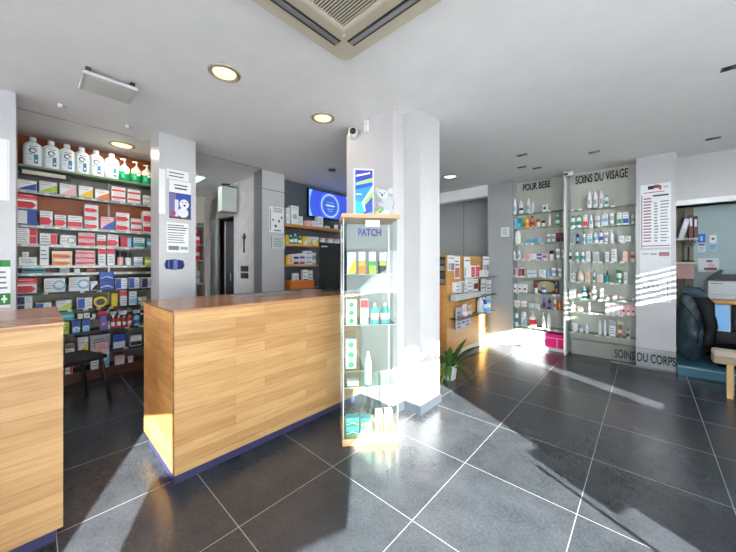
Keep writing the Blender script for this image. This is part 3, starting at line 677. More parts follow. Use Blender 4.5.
# six big white bottles
bx = [32.8, 51.3, 67, 81.7, 96, 111.8]
for i, c in enumerate(bx):
    y = yx(c, -4.52); w = 0.135; h = 0.292
    t = empty('shampoo_bottle', (-4.52, y, 2.2456), PI/2)
    tag(t, 'big white bottle with blue square label, %s' % (['leftmost on the green glass top shelf', 'second from left on green glass shelf', 'third from left on green glass shelf', 'fourth from left on green glass shelf', 'fifth from left on green glass shelf', 'next to the green pump bottles'][i]), 'bottle', 'big white bottles on the glass shelf')
    b = MB(); wm = mat((226, 234, 238), 0.3)
    b.lathe([(0.058, 0), (0.066, 0.008), (0.067, 0.05), (0.067, 0.19), (0.06, 0.222), (0.035, 0.243), (0.022, 0.250)], wm, seg=20, sy=0.62); b.build('body', t)
    MB().lathe([(0.024, 0.250), (0.025, 0.254), (0.025, 0.288), (0.022, 0.292)], mat((232, 236, 240), 0.4), seg=16).build('cap', t)
    l = MB(); f = -0.0425
    def lq(x0, x1, z0, z1, c, e=0.0): l.poly([(x0, f-e, z0), (x1, f-e, z0), (x1, f-e, z1), (x0, f-e, z1)], mat(c, 0.4))
    lq(-0.036, 0.036, 0.03, 0.205, (224, 234, 240)); lq(0.008, 0.036, 0.03, 0.12, (60, 130, 180), 0.0006); lq(0.016, 0.030, 0.05, 0.068, (236, 240, 244), 0.0012)
    for r0, n_ in ((0.026, 22),):
        pts = [(r0*math.cos(2*PI*k/n_), r0*1.05*math.sin(2*PI*k/n_)) for k in range(n_)]
        for k in range(n_):
            if k in (19, 20): continue
            a_, b_ = pts[k], pts[(k+1) % n_]
            l.poly([(a_[0], f-0.0008, 0.155+a_[1]), (b_[0], f-0.0008, 0.155+b_[1]), (b_[0]*0.62, f-0.0008, 0.155+b_[1]*0.62), (a_[0]*0.62, f-0.0008, 0.155+a_[1]*0.62)], mat((44, 84, 82)))
    lq(-0.022, 0.03, 0.193, 0.199, (40, 60, 70), 0.0008); lq(-0.03, -0.004, 0.112, 0.118, (80, 100, 110), 0.0008); lq(-0.03, -0.01, 0.06, 0.064, (120, 160, 190), 0.0008); lq(-0.03, -0.012, 0.078, 0.082, (120, 160, 190), 0.0008)
    l.build('label', t)
for i, (c, hh) in enumerate(((124.5, 0.255), (136.5, 0.25), (147, 0.235))):
    t = empty('pump_bottle', (-4.49, yx(c, -4.49), 2.2456), PI/2)
    tag(t, 'green liquid soap pump bottle, %s' % ['nearest the big white bottles', 'the middle of three on the glass shelf', 'nearest the laminate pillar'][i], 'pump bottle', 'green pump bottles on the glass shelf')
    MB().lathe([(0.05, 0), (0.054, 0.006), (0.054, 0.10), (0.052, 0.104, mat((204, 214, 206) if i == 0 else (226, 190, 160), 0.3)), (0.05, 0.15), (0.03, 0.172), (0.016, 0.178)], mat((26, 150, 96), 0.25), seg=18, sy=0.7).build('body', t)
    p_ = MB().lathe([(0.018, 0.178), (0.018, 0.192), (0.006, 0.195), (0.006, hh-0.016), (0.015, hh-0.014), (0.015, hh)], mat((232, 232, 226), 0.4), seg=12); p_.box(-0.038, 0, -0.007, 0.007, hh-0.014, hh-0.002, mat((232, 232, 226), 0.4)); p_.build('pump', t)
    MB().box(-0.004, 0.03, -0.0395, -0.0375, 0.08, 0.135, mat((228, 226, 224))).box(0.008, 0.02, -0.0402, -0.0395, 0.10, 0.118, mat((60, 80, 140))).box(-0.034, -0.008, -0.0395, -0.0375, 0.03, 0.075, mat((60, 186, 146))).build('label', t)
tag(MB().box(-0.02, 0, -0.0, 0.36, -0.055, -0.003, mat((30, 30, 32))).box(0, 0.002, 0.02, 0.32, -0.045, -0.008, mat((196, 194, 184))).build('price_holder', loc=(-4.44, -0.10, 2.20)), 'long black price holder with pale card under the glass top shelf', 'price holder')

s = SA(2.0, 'shelf under the big bottles', 'shelf under the big bottles')
for a, b, h, st, c1, c2, n in [(16, 37.5, 10, 'diag', W_, BL, 1), (38.5, 58, 11, 'diag', W_, LG, 1), (59, 77, 11, 'diag', W_, PI_, 1), (78, 93.5, 11, 'diag', W_, YE, 1), (94.5, 110, 9.5, 'diag', W_, OR, 1), (111, 126, 14, 'stripe', W_, R_, 2), (127, 141, 13, 'stripe', W_, R_, 2), (143, 150, 9, 'band', W_, GY, 2), (150.5, 157, 9, 'band', W_, GY, 2)]:
    s.put(a, b, h, st, c1, c2, n)
s = SA(1.66, 'second shelf under big bottles', 'second shelf under the big bottles', -4.44)
for a, b, h, st, c1, c2, n in [(16, 38, 15, 'left', BL, W_, 1), (39.5, 53, 15, 'arrow', W_, R_, 1), (54, 66.5, 12, 'arrow', W_, R_, 1), (67, 83, 12, 'band', W_, R_, 1), (84, 99, 24, 'arrow', W_, R_, 3), (100, 115, 13, 'diag', PI_, BL, 1), (115.5, 130, 18, 'arrow', W_, R_, 2), (130.5, 142, 13, 'band', W_, R_, 2), (142.5, 155.5, 21, 'arrow', W_, R_, 2)]:
    s.put(a, b, h, st, c1, c2, n)
o = s.put(16, 38, 15, 'warn', W_, R_, dz=0.152); o['label'] = 'white and red box on the leftmost blue box, second shelf under big bottles'
s = SA(1.475, 'third shelf under big bottles', 'third shelf under the big bottles')
for a, b, h, st, c1, c2, n in [(16, 38, 16, 'right', W_, R_, 2), (39, 58, 11, 'right', W_, R_, 1), (59.5, 76.5, 10, 'ring', W_, GY, 1), (77.5, 95.5, 13, 'band', PI_, R_, 2), (96.5, 106.5, 11.5, 'band', W_, R_, 1), (107, 119, 12, 'arrow', W_, R_, 1), (120, 132, 10, 'right', R_, LB, 1), (133, 145, 10, 'band', W_, TE, 1), (146.5, 158, 9, 'stripe', AQ_, W_, 1)]:
    s.put(a, b, h, st, c1, c2, n)
s = SA(1.262, 'fourth shelf under big bottles', 'fourth shelf under the big bottles', -4.44)
for a, b, h, st, c1, c2, n in [(18, 37.5, 8.5, 'plain', W_, GY, 1), (39.5, 49, 20, 'plain', W_, PE, 1), (51, 73, 14.5, 'arrow', PE, OR, 2), (74.5, 96, 15, 'stripe', PI_, R_, 3), (98, 106, 17.5, 'top', W_, R_, 1), (107, 115, 17.5, 'top', W_, R_, 1), (117, 124, 14, 'jar', PI_, BK, 1), (125, 132, 13, 'jar', W_, BK, 1), (133.5, 143, 8.5, 'band', W_, LB, 1), (144.5, 157, 8.5, 'stripe', LG, W_, 1)]:
    s.put(a, b, h, st, c1, c2, n)
o = s.put(22, 29, 5, 'plain', W_, W_, z=1.262+0.0845); o['label'] = 'tiny white box on top of the leftmost white box, fourth shelf under big bottles'
s = SA(1.185, 'narrow shelf above blue boxes', 'narrow shelf above the blue boxes', -4.49)
for a, b, h, st, c1, c2, n in [(21, 46, 6, 'stripe', TE, NV, 1), (59, 70, 5, 'plain', GY, W_, 1), (74, 80, 4, 'plain', W_, DR, 1), (86, 96, 4, 'band', BR, DR, 1)]:
    s.put(a, b, h, st, c1, c2, n)
s = SA(0.99, 'shelf above the brown board', 'shelf above the brown board')
for a, b, h, st, c1, c2, n in [(16, 37.5, 15, 'warn', W_, R_, 1), (43, 66, 14, 'ring', W_, LB, 1), (68, 90, 14, 'ring', W_, LB, 1), (90.5, 98, 9, 'diag', W_, BK, 1), (99, 114.5, 18, 'waves', BL, BL, 2), (115, 127.5, 11, 'left', W_, BL, 1), (128.5, 140, 11, 'left', W_, BL, 1), (141, 154, 10.5, 'left', W_, NV, 1)]:
    s.put(a, b, h, st, c1, c2, n, depth=0.045 if n == 2 else None)
s = SA(0.80, 'dark shelf below the brown board', 'dark shelf below the brown board', -4.44)
for a, b, h, st, c1, c2, n in [(16, 33, 17, 'left', W_, NV, 2), (35, 52, 9, 'left', W_, BL, 1), (55.5, 72, 10, 'diag', W_, LG, 1), (76.5, 93, 11, 'left', W_, BL, 1), (95.5, 106, 11, 'round', YE, BK, 1), (111, 118, 13, 'dot', YE, LG, 1), (120, 127, 15, 'top', W_, R_, 1), (129, 137, 13.5, 'band', W_, LB, 1), (138, 147, 7, 'stripe', W_, LG, 1)]:
    s.put(a, b, h, st, c1, c2, n)
s = SA(0.69, 'narrow dark shelf above lime box', 'narrow dark shelf above the lime box', -4.49)
for a, b, h, st, c1, c2, n in [(57, 75, 8, 'stripe', TE, LB, 1), (77.5, 83, 5, 'plain', CR, BK, 1), (84, 90, 5.5, 'dot', W_, GY, 1), (92, 96, 4, 'jar', W_, GY, 1), (97.5, 107, 6, 'band', R_, DR, 1), (110, 116, 4, 'plain', GY, W_, 1), (119, 127, 4, 'plain', W_, GY, 1), (133, 140, 4, 'plain', GY, W_, 1)]:
    s.put(a, b, h, st, c1, c2, n)
s = SA(0.55, 'dark shelf with red bottles', 'dark shelf with red bottles', -4.44); s.depth = 0.065
for a, b, h, st, c1, c2, n in [(62, 69.5, 12.5, 'plain', LG, YE, 1), (72, 80.5, 13, 'waves', BL, LB, 1), (82, 90, 13, 'waves', BL, LB, 1), (100, 107, 14, 'dot', PU, PI_, 1), (107.5, 110.5, 7, 'jar', W_, GY, 1), (111, 115.5, 13, 'bottle', R_, W_, 1), (116.5, 121.5, 12.5, 'bottle', R_, W_, 1), (122.5, 126.5, 11.5, 'bottle', R_, W_, 1), (127.5, 132, 11.5, 'bottle', R_, W_, 1), (134, 140.5, 12.5, 'bottle', LB, BL, 1)]:
    s.put(a, b, h, st, c1, c2, n)
s = SA(0.315, 'dark shelf with grey box', 'dark shelf with the grey box', -4.44)
for a, b, h, st, c1, c2, n in [(65, 75, 12, 'top', W_, BR, 1), (77.5, 88.5, 17, 'diag', W_, YE, 1), (90, 111, 16, 'plain', GY, W_, 1), (112.5, 126, 14, 'waves', BL, W_, 1), (130, 142, 10, 'band', W_, BK, 1)]:
    s.put(a, b, h, st, c1, c2, n, inset=0.04 if c1 == GY else 0.0, depth=0.07 if c1 == GY else None)
o = s.put(95, 109, 9, 'plain', PI_, W_, depth=0.03); o['label'] = 'pink and white box standing in front of the wide grey box, low dark shelf'
s = SA(0.13, 'lowest shelf of medicine wall', 'lowest shelf of the medicine wall', -4.44)
for a, b, h, st, c1, c2, n in [(65, 73, 15, 'right', W_, R_, 1), (90.5, 99, 19, 'top', W_, YE, 1), (100.5, 109.5, 18, 'diag', W_, LB, 1), (115, 125, 9, 'diag', PI_, W_, 1), (128, 134, 6, 'jar', W_, PI_, 1)]:
    s.put(a, b, h, st, c1, c2, n)

# ------------------------------------------------------------------ baby niche
def SB(z, where, n, yp=5.16): return Shelf('B', yp, z, where, 'p products on the '+n, 0.09)
nb = 'baby niche'
data = [
 (0, 'top', [(512.5, 516.5, 15, 'white', W_, LB), (518.6, 522.8, 13, 'spray', W_, NV), (526, 530, 14.5, 'white', W_, LB), (531.2, 534, 11, 'white', W_, W_), (542, 547.3, 7, 'dot', W_, BL)]),
 (1, 'second', [(513, 517, 10, 'plain', LB, TE), (517.3, 521, 10.5, 'band', TE, LB), (521.2, 523.6, 9.5, 'bottle', AQ_, GN), (524, 528.7, 10.5, 'bottle', YE, OR), (529.2, 534.5, 11.5, 'bottle', OR, DR), (536, 540, 8, 'jar', CR, BR), (541, 545, 6, 'jar', CR, BK), (548, 551, 11, 'white', CR, W_), (555, 560, 11, 'bottle', GN, W_)]),
 (2, 'third', [(514, 520.3, 13, 'oval', W_, W_), (525, 533, 4.5, 'plain', LB, W_), (533, 540, 5.5, 'plain', LB, W_), (546.3, 550.5, 8.5, 'tube', W_, GY), (551, 555, 8.5, 'tube', W_, GY), (555.7, 560, 9.5, 'band', DR, BK), (561, 565.5, 9.5, 'band', DR, BK)]),
 (3, 'fourth', [(512.3, 515.8, 8.5, 'white', W_, GY), (517, 520.5, 9.5, 'white', W_, GY), (524, 530, 5.5, 'plain', PI_, W_), (530.3, 536, 5.5, 'plain', W_, PI_), (537, 541.8, 5.5, 'stripe', PU, W_), (542, 547, 5.5, 'stripe', PI_, PU), (549, 553.5, 8.5, 'jar', W_, BK), (555, 560, 10, 'tube', W_, GY), (561, 565, 9, 'tube', W_, GY)]),
 (4, 'fifth', [(512.5, 517.5, 8, 'left', W_, DR), (518, 525, 8.5, 'two', W_, DR), (527, 537, 6, 'stripe', W_, LB), (539, 546, 7, 'plain', W_, PI_), (547, 550, 8, 'plain', LB, W_), (551, 556, 9, 'tube', W_, GY), (557, 562, 8.5, 'tube', W_, GY)]),
 (5, 'sixth', [(513, 516.8, 8.5, 'dot', W_, DR), (518, 521.6, 8.5, 'dot', W_, DR), (522.7, 527, 8.5, 'dot', W_, DR), (533.6, 537.5, 9, 'jar', W_, DR), (541.5, 545.5, 8, 'bottle', BL, W_), (554, 558.3, 12, 'bottle', NV, BR)]),
 (6, 'seventh', [(514, 520.5, 6, 'stripe', W_, PI_), (520.8, 527.3, 6, 'stripe', W_, PI_), (528.5, 534, 4, 'plain', W_, GY), (534.3, 540, 4, 'plain', W_, GY), (542, 545.5, 11, 'bottle', PU, NV), (547.3, 551, 12, 'bottle', BK, PU), (553, 556.3, 12, 'bottle', CR, BR), (557, 560.5, 12, 'bottle', BR, OR), (561.3, 565.3, 12.5, 'bottle', OR, BR)]),
 (7, 'lowest', [(514, 518, 13.5, 'bottle', W_, TE), (521, 526, 13.5, 'diag', W_, LB), (528.5, 536, 15, 'pump', W_, R_), (541.2, 545.3, 15, 'pump', W_, W_), (546.6, 550.8, 15, 'white', W_, W_)]),
]
for i, nm, items in data:
    s = SB(NL[i], '%s shelf of %s' % (nm, nb), '%s shelf of the %s' % (nm, nb))
    for a, b, h, st, c1, c2 in items: s.put(a, b, h, st, c1, c2)
# oval card on the sixth shelf
t = empty('display_card', (xy(546, 5.27), 5.27, NL[5])); tag(t, 'beige oval display card in a dark frame on the baby niche shelves', 'display card')
w_ = xy(559, 5.3)-xy(534, 5.3); h_ = 0.20
MB().box(-w_/2, w_/2, 0, 0.012, 0.001, h_, mat((92, 66, 56))).build('frame', t)
MB().prism([(w_*0.40*math.cos(a*PI/12), h_*0.5+h_*0.42*math.sin(a*PI/12)) for a in range(24)], 'y', -0.002, 0, mat((186, 172, 132))).build('oval', t)

nf = 'face niche'
data = [
 (0, 'top', [(586.5, 591.7, 17, 'white', W_, GY), (592.5, 597.7, 16.5, 'white', W_, GY), (599, 603.7, 16.5, 'white', W_, GY), (604.3, 608.3, 11.5, 'bottle', W_, TE)]),
 (1, 'second', [(570.3, 575.3, 12, 'bottle', W_, GN), (576, 581.3, 12.5, 'bottle', W_, GN), (582.8, 587.8, 12, 'band', W_, R_), (589, 593, 11.5, 'white', W_, LB), (595, 600.3, 10, 'stripe', W_, GY), (601.5, 608, 11.5, 'stripe', W_, LB), (609, 614.3, 12.5, 'tube', W_, GY), (616.8, 621.8, 12, 'band', W_, GN), (622.6, 629, 12, 'band', W_, BL), (631, 634.8, 11.5, 'bottle', W_, GY)]),
 (2, 'third', [(571.5, 575, 11, 'tube', LB, GY), (575.7, 579.3, 12, 'bottle', NV, LB), (582.2, 585.6, 14.5, 'dropper', W_, LB), (587, 592.3, 9, 'band', W_, LB), (593.2, 598, 12, 'bottle', W_, LB), (599, 603, 12, 'bottle', W_, BL), (604, 608.3, 10, 'tube', W_, GY), (609, 613.6, 12.5, 'pump', W_, W_), (618.5, 624, 6, 'plain', W_, W_), (624.5, 631, 5.5, 'plain', W_, CR)]),
 (3, 'fourth', [(568.8, 571.6, 12, 'bottle', W_, BK), (574.8, 578.8, 12, 'bottle', W_, GN), (580.8, 584.8, 12, 'bottle', W_, TE), (585.5, 590.3, 10.5, 'plain', W_, CR), (592.6, 599.2, 9.5, 'two', W_, GY), (605, 609.3, 10, 'plain', W_, GY), (611, 616.7, 13, 'plain', W_, GY), (622.6, 628, 10, 'stripe', PE, PI_), (630.2, 635.2, 10, 'stripe', PE, DR)]),
 (4, 'fifth', [(570, 575.7, 8.5, 'ring', W_, GY), (577, 584.2, 13, 'bottle', PE, W_), (585.2, 590.4, 10, 'plain', PE, W_), (592.8, 595.6, 12, 'bottle', W_, GN), (597, 603.4, 8, 'band', W_, PE), (604.2, 609.7, 12.5, 'dropper', TE, TE), (615.6, 622, 13, 'tube', GN, W_), (623.8, 627.4, 11, 'plain', W_, CR)]),
 (5, 'sixth', [(569, 576, 9, 'plain', W_, W_), (577, 580.5, 7, 'jar', W_, BR), (581.3, 586, 12.5, 'bottle', TE, W_), (586.8, 589.6, 13, 'bottle', BK, BK), (591, 596.2, 13, 'spray', W_, GY), (600, 603.7, 11.5, 'diag', W_, GY), (604.8, 609.2, 4.5, 'jar', W_, PI_), (611.5, 617, 5.5, 'jar', W_, PE), (619, 625.5, 4, 'jar', PI_, W_), (632, 635.3, 7, 'bottle', GY, W_)]),
 (6, 'seventh', [(570.3, 575.3, 10.5, 'pump', CR, W_), (577, 583, 5, 'jar', W_, PE), (588, 590.6, 10, 'white', W_, W_), (605.2, 610.3, 11.5, 'stripe', W_, PI_), (610.8, 615.3, 11.5, 'stripe', W_, PI_), (615.8, 620.4, 11.5, 'stripe', W_, PI_), (621, 626, 11, 'dot', PI_, DR), (626.4, 630.7, 11, 'dot', PI_, DR), (631, 635.4, 11, 'dot', PI_, DR)]),
 (7, 'lowest', [(571, 577.5, 8, 'jar', W_, W_), (578.5, 583, 7, 'jar', W_, GY), (585, 588.8, 9, 'bottle', W_, W_), (598, 602, 15, 'white', W_, W_), (603, 606.7, 15.5, 'white', W_, W_), (609, 616.2, 16.5, 'top', W_, GY), (618, 622.3, 12.5, 'stripe', BR, PE), (626.2, 630, 9.5, 'bottle', GY, BK)]),
]
for i, nm, items in data:
    s = SB(NR[i], '%s shelf of %s' % (nm, nf), '%s shelf of the %s' % (nm, nf))
    for a, b, h, st, c1, c2 in items: s.put(a, b, h, st, c1, c2)

# ------------------------------------------------------------------ inside the glass case
def SC(z, where, n): return Shelf('C', 0.03, z, where, 'p boxes on the '+n, 0.07)
s = SC(1.205, 'top shelf of glass case', 'top shelf of the glass case')
for a, b, h, st, c1, c2, n in [(0.03, 0.095, 0.155, 'diag', W_, YE, 1), (0.11, 0.165, 0.09, 'top', OR, LG, 1), (0.185, 0.24, 0.09, 'top', LG, GN, 1), (0.26, 0.315, 0.09, 'top', BK, LG, 1)]:
    s.put(a, b, h, st, c1, c2, n)
for (a, b, dz, lab) in ((0.112, 0.163, 0.093, 'first'), (0.187, 0.238, 0.093, 'middle'), (0.262, 0.313, 0.093, 'last')):
    o = s.put(a, b, 0.065, 'dot', W_, CR, 1, dz=dz, depth=0.02); o['label'] = 'small white card with round print, %s of three, top shelf of glass case' % lab
s = SC(0.845, 'middle shelf of glass case', 'middle shelf of the glass case')
for a, b, h, st, c1, c2, n in [(0.02, 0.105, 0.175, 'dot', W_, GN, 3), (0.125, 0.185, 0.18, 'top', W_, R_, 1), (0.20, 0.265, 0.15, 'bottle', AQ_, PE, 1), (0.275, 0.345, 0.15, 'bottle', TE, W_, 1)]:
    s.put(a, b, h, st, c1, c2, n)
s = SC(0.53, 'small left shelf of glass case', 'small left shelf of the glass case')
s.put(0.02, 0.10, 0.21, 'dot', W_, GN, 3)
s = SC(0.405, 'low shelf of glass case', 'low shelf of the glass case')
for a, b, h, st, c1, c2, n in [(0.03, 0.12, 0.035, 'plain', W_, CR, 1), (0.155, 0.215, 0.24, 'white', W_, W_, 1)]:
    s.put(a, b, h, st, c1, c2, n)
s = SC(0.05, 'bottom of glass case', 'bottom of the glass case')
for a, b, h, st, c1, c2, n in [(0.02, 0.12, 0.13, 'waves', AQ_, GN, 2), (0.125, 0.21, 0.12, 'waves', AQ_, LG, 2), (0.235, 0.285, 0.17, 'diag', W_, YE, 1), (0.305, 0.36, 0.17, 'diag', W_, YE, 1)]:
    s.put(a, b, h, st, c1, c2, n)
t = empty('shelf_sign', (0, 0, 0)); t.parent = None
tx = text_mesh('patch_lettering', 'PATCH', 0.07, mat((52, 56, 120)), depth=0.001, bold=0.002); fit(tx, 0.165)
bpy.data.objects.remove(t)
v = Matrix.Rotation(math.atan2(0.305, 0.254), 4, 'Z') @ Vector((0.105, 0.007, 0)); tx.location = (case.location.x+v.x, case.location.y+v.y, 1.475); tx.rotation_euler = (0, 0, math.atan2(0.305, 0.254))
tx.parent = case; tx.location = (0.105, -0.0015, 1.475); tx.rotation_euler = (0, 0, 0); tx.name = 'lettering'
# ------------------------------------------------------------------ printed sheets
def sheet_A(name, px0, px1, py0, py1, X, lab, cat='notice', c=(226, 228, 232), t=0.003):
    y0, y1 = yx(px0, X), yx(px1, X); pm = (px0+px1)/2; z1, z0 = zx(pm, py0, X), zx(pm, py1, X)
    r = empty(name, (X, (y0+y1)/2, (z0+z1)/2), PI/2); tag(r, lab, cat)
    w, h = y1-y0, z1-z0
    MB().box(-w/2, w/2, -t, 0, -h/2, h/2, mat(c, 0.7)).build('paper', r)
    return r, w, h, t
def sheet_B(name, px0, px1, py0, py1, Y, lab, cat='notice', c=(226, 228, 232), t=0.003):
    x0, x1 = xy(px0, Y), xy(px1, Y); pm = (px0+px1)/2; z1, z0 = zy(pm, py0, Y), zy(pm, py1, Y)
    r = empty(name, ((x0+x1)/2, Y, (z0+z1)/2)); tag(r, lab, cat)
    w, h = x1-x0, z1-z0
    MB().box(-w/2, w/2, -t, 0, -h/2, h/2, mat(c, 0.7)).build('paper', r)
    return r, w, h, t
def pr(R, rects, nm='print'):
    """rects (u0,v0,u1,v1,colour) drawn on the sheet, v upwards"""
    r, w, h, t = R; m = MB()
    for i, (u0, v0, u1, v1, c) in enumerate(rects):
        y = -t-0.0006-0.0003*i/len(rects)
        m.poly([(-w/2+u0*w, y, -h/2+v0*h), (-w/2+u1*w, y, -h/2+v0*h), (-w/2+u1*w, y, -h/2+v1*h), (-w/2+u0*w, y, -h/2+v1*h)], mat(c, 0.6))
    return m.build(nm, r)
def rows(u0, u1, v0, v1, n, c=(70, 72, 80), th=0.35, jit=0.25):
    out = []
    for k in range(n):
        v = v1-(v1-v0)*(k+0.5)/n; d = (v1-v0)/n*th/2
        out.append((u0, v-d, u1-random.random()*jit*(u1-u0), v+d, c))
    return out
XP = -3.60
R = sheet_A('notice', 158.8, 165.3, 169, 214, XP, 'long narrow blank white strip of paper on the laminate pillar'); pr(R, [(0.02, 0.01, 0.98, 0.02, (190, 190, 194))])
R = sheet_A('notice', 166.3, 188.6, 170.5, 180, XP, 'small two-line notice, topmost on the laminate pillar'); pr(R, rows(0.1, 0.9, 0.15, 0.85, 2, (60, 60, 66), 0.3))
R = sheet_A('poster', 169, 190.8, 181.3, 219, XP, 'blue cartoon picture poster on the laminate pillar', 'poster')
pr(R, [(0.0, 0.03, 1, 0.68, (46, 62, 116)), (0.02, 0.05, 0.32, 0.66, (110, 104, 150)), (0.36, 0.30, 0.95, 0.66, (36, 70, 160)), (0.25, 0.06, 0.42, 0.5, (210, 210, 224)), (0.0, 0.0, 1, 0.03, (110, 40, 60)), (0.25, 0.78, 0.8, 0.82, INK and (60, 60, 66)), (0.22, 0.87, 0.84, 0.90, (60, 60, 66))])
rr_, w, h, t_ = R; m = MB()
def blob(cx, cz, rx, rz, c, e): m.poly([(cx*w+rx*w*math.cos(a*PI/9), -t_-e, cz*h+rz*h*math.sin(a*PI/9)) for a in range(18)], mat(c, 0.6))
blob(0.18, -0.10, 0.22, 0.13, (228, 228, 232), 0.0016); blob(0.14, -0.33, 0.24, 0.13, (224, 224, 230), 0.0015); blob(0.2, -0.13, 0.06, 0.03, (60, 40, 50), 0.0022); blob(0.10, -0.05, 0.03, 0.02, (30, 30, 36), 0.0022); blob(0.26, -0.05, 0.03, 0.02, (30, 30, 36), 0.0022); blob(-0.3, -0.36, 0.10, 0.06, (150, 60, 80), 0.0018)
m.build('bear_drawing', rr_)
R = sheet_A('notice', 166.5, 188.5, 223, 252.5, XP, 'lined text notice on the laminate pillar above the face mask'); pr(R, rows(0.04, 0.98, 0.72, 0.95, 3, (80, 80, 86), 0.45)+rows(0.04, 0.95, 0.30, 0.70, 5, (110, 112, 118), 0.4)+[(0.08, 0.08, 0.55, 0.22, (110, 112, 118)), (0.6, 0.1, 0.96, 0.2, (150, 152, 156))])
# face mask
zc = zx(174, 264.5, XP); y0, y1 = yx(161.5, XP), yx(187, XP); w = y1-y0
t = empty('face_mask', (XP, (y0+y1)/2, zc), PI/2); tag(t, 'dark blue patterned fabric face mask hung on the laminate pillar', 'face mask')
out = [(-0.34, -0.045), (0, -0.055), (0.30, -0.047), (0.37, -0.02), (0.33, 0.04), (0, 0.055), (-0.34, 0.045), (-0.38, 0.0)]
MB().prism([(a*w, b) for a, b in out], 'y', -0.012, -0.001, mat((30, 34, 92), 0.8)).build('fabric', t)
MB().prism([(-0.06*w, -0.05), (0.1*w, -0.05), (0.1*w, 0.05), (-0.06*w, 0.05)], 'y', -0.0135, -0.012, mat((96, 112, 176), 0.8)).prism([(-0.26*w, -0.04), (-0.22*w, -0.04), (-0.22*w, 0.04), (-0.26*w, 0.04)], 'y', -0.0135, -0.012, mat((96, 112, 176), 0.8)).build('pattern', t)
for sgn in (-1, 1):
    MB().tube([(sgn*0.33*w, -0.006, 0.038), (sgn*0.45*w, -0.006, 0.03), (sgn*0.5*w, -0.006, 0), (sgn*0.45*w, -0.006, -0.03), (sgn*0.34*w, -0.006, -0.038)], 0.003, mat((226, 226, 228)), 6).build('ear_loop', t)
# left panel sheets
R = sheet_A('notice', -12, 9.5, 138, 200, XP, 'tall blank white sheet on the laminate panel at the left edge'); pr(R, [(0.9, 0.0, 0.93, 1.0, (206, 206, 210))])
R = sheet_A('notice', -14, 10.5, 260, 308, XP, 'white notice with green header and green cross at the left edge')
pr(R, [(0.0, 0.86, 1, 1, (36, 120, 52)), (0.0, 0.06, 1, 0.30, (44, 132, 60)), (0.62, 0.155, 0.86, 0.205, (230, 236, 230)), (0.70, 0.10, 0.78, 0.26, (230, 236, 230))]+rows(0.45, 0.9, 0.36, 0.80, 4, (120, 124, 124)))
# middle pillar sheets
XM = -3.95
R = sheet_A('notice', 269.3, 283.6, 207, 232.5, XM, 'white notice with a black drawing on the middle pillar'); pr(R, rows(0.25, 0.95, 0.78, 0.98, 3)+[(0.05, 0.05, 0.09, 0.9, INK and (60, 60, 66)), (0.2, 0.45, 0.3, 0.52, (70, 70, 74)), (0.6, 0.4, 0.72, 0.5, (70, 70, 74)), (0.35, 0.2, 0.5, 0.3, (90, 90, 94)), (0.3, 0.06, 0.8, 0.1, (80, 80, 84)), (0.8, 0.55, 0.9, 0.65, (80, 80, 84))])
R = sheet_A('notice', 270.5, 285, 236, 248.5, XM, 'small landscape text notice on the middle pillar', c=(196, 204, 204)); pr(R, rows(0.2, 0.95, 0.1, 0.9, 6, (110, 120, 122), 0.4)+[(0.05, 0.05, 0.09, 0.95, (60, 60, 66))])
# sheets on the grey panel at the right
YP = 5.09
R = sheet_B('poster', 640.5, 671, 183.8, 247.5, YP, 'tall white timetable poster with red heading on the grey panel', 'poster', (222, 224, 230))
pr(R, [(0.03, 0.0, 0.06, 0.84, (90, 84, 100)), (0.25, 0.92, 0.45, 0.975, (60, 40, 50)), (0.45, 0.93, 0.62, 0.985, (150, 60, 70)), (0.62, 0.90, 0.70, 0.97, (180, 80, 90)), (0.76, 0.92, 0.93, 0.955, (190, 192, 198)), (0.05, 0.02, 0.97, 0.035, (120, 70, 90)), (0.1, 0.865, 0.8, 0.878, (190, 90, 104)), (0.42, 0.80, 0.93, 0.825, (60, 64, 80))]
   + rows(0.10, 0.38, 0.08, 0.80, 15, (140, 60, 76), 0.4, 0.15)+rows(0.46, 0.60, 0.08, 0.72, 14, (90, 94, 110), 0.4, 0.4)+rows(0.66, 0.94, 0.08, 0.74, 14, (120, 124, 134), 0.35, 0.3))
R = sheet_B('notice', 640, 671, 250, 302, YP, 'faint white notice sheet directly under the timetable poster', 'notice', (214, 217, 222))
pr(R, [(0.06, 0.92, 0.3, 0.935, (120, 124, 130)), (0.35, 0.91, 0.55, 0.935, (120, 124, 130)), (0.62, 0.88, 0.95, 0.96, (170, 110, 126)), (0.03, 0.40, 0.9, 0.41, (110, 114, 120)), (0.03, 0.08, 0.9, 0.09, (110, 114, 120)), (0.88, 0.03, 0.91, 0.41, (120, 124, 130))]+[(0.1+0.15*k, 0.26, 0.17+0.15*k, 0.32, (150, 154, 160)) for k in range(5)]+rows(0.08, 0.85, 0.12, 0.22, 2, (130, 134, 140)))
R = sheet_B('notice', 501, 509.5, 226.5, 237.5, YP, 'small framed notice on the grey pillar beside the baby niche', 'notice', (206, 212, 212)); pr(R, [(0, 0.96, 1, 1, (90, 94, 96)), (0, 0, 1, 0.04, (90, 94, 96))]+rows(0.15, 0.85, 0.2, 0.85, 4, (130, 136, 136)))

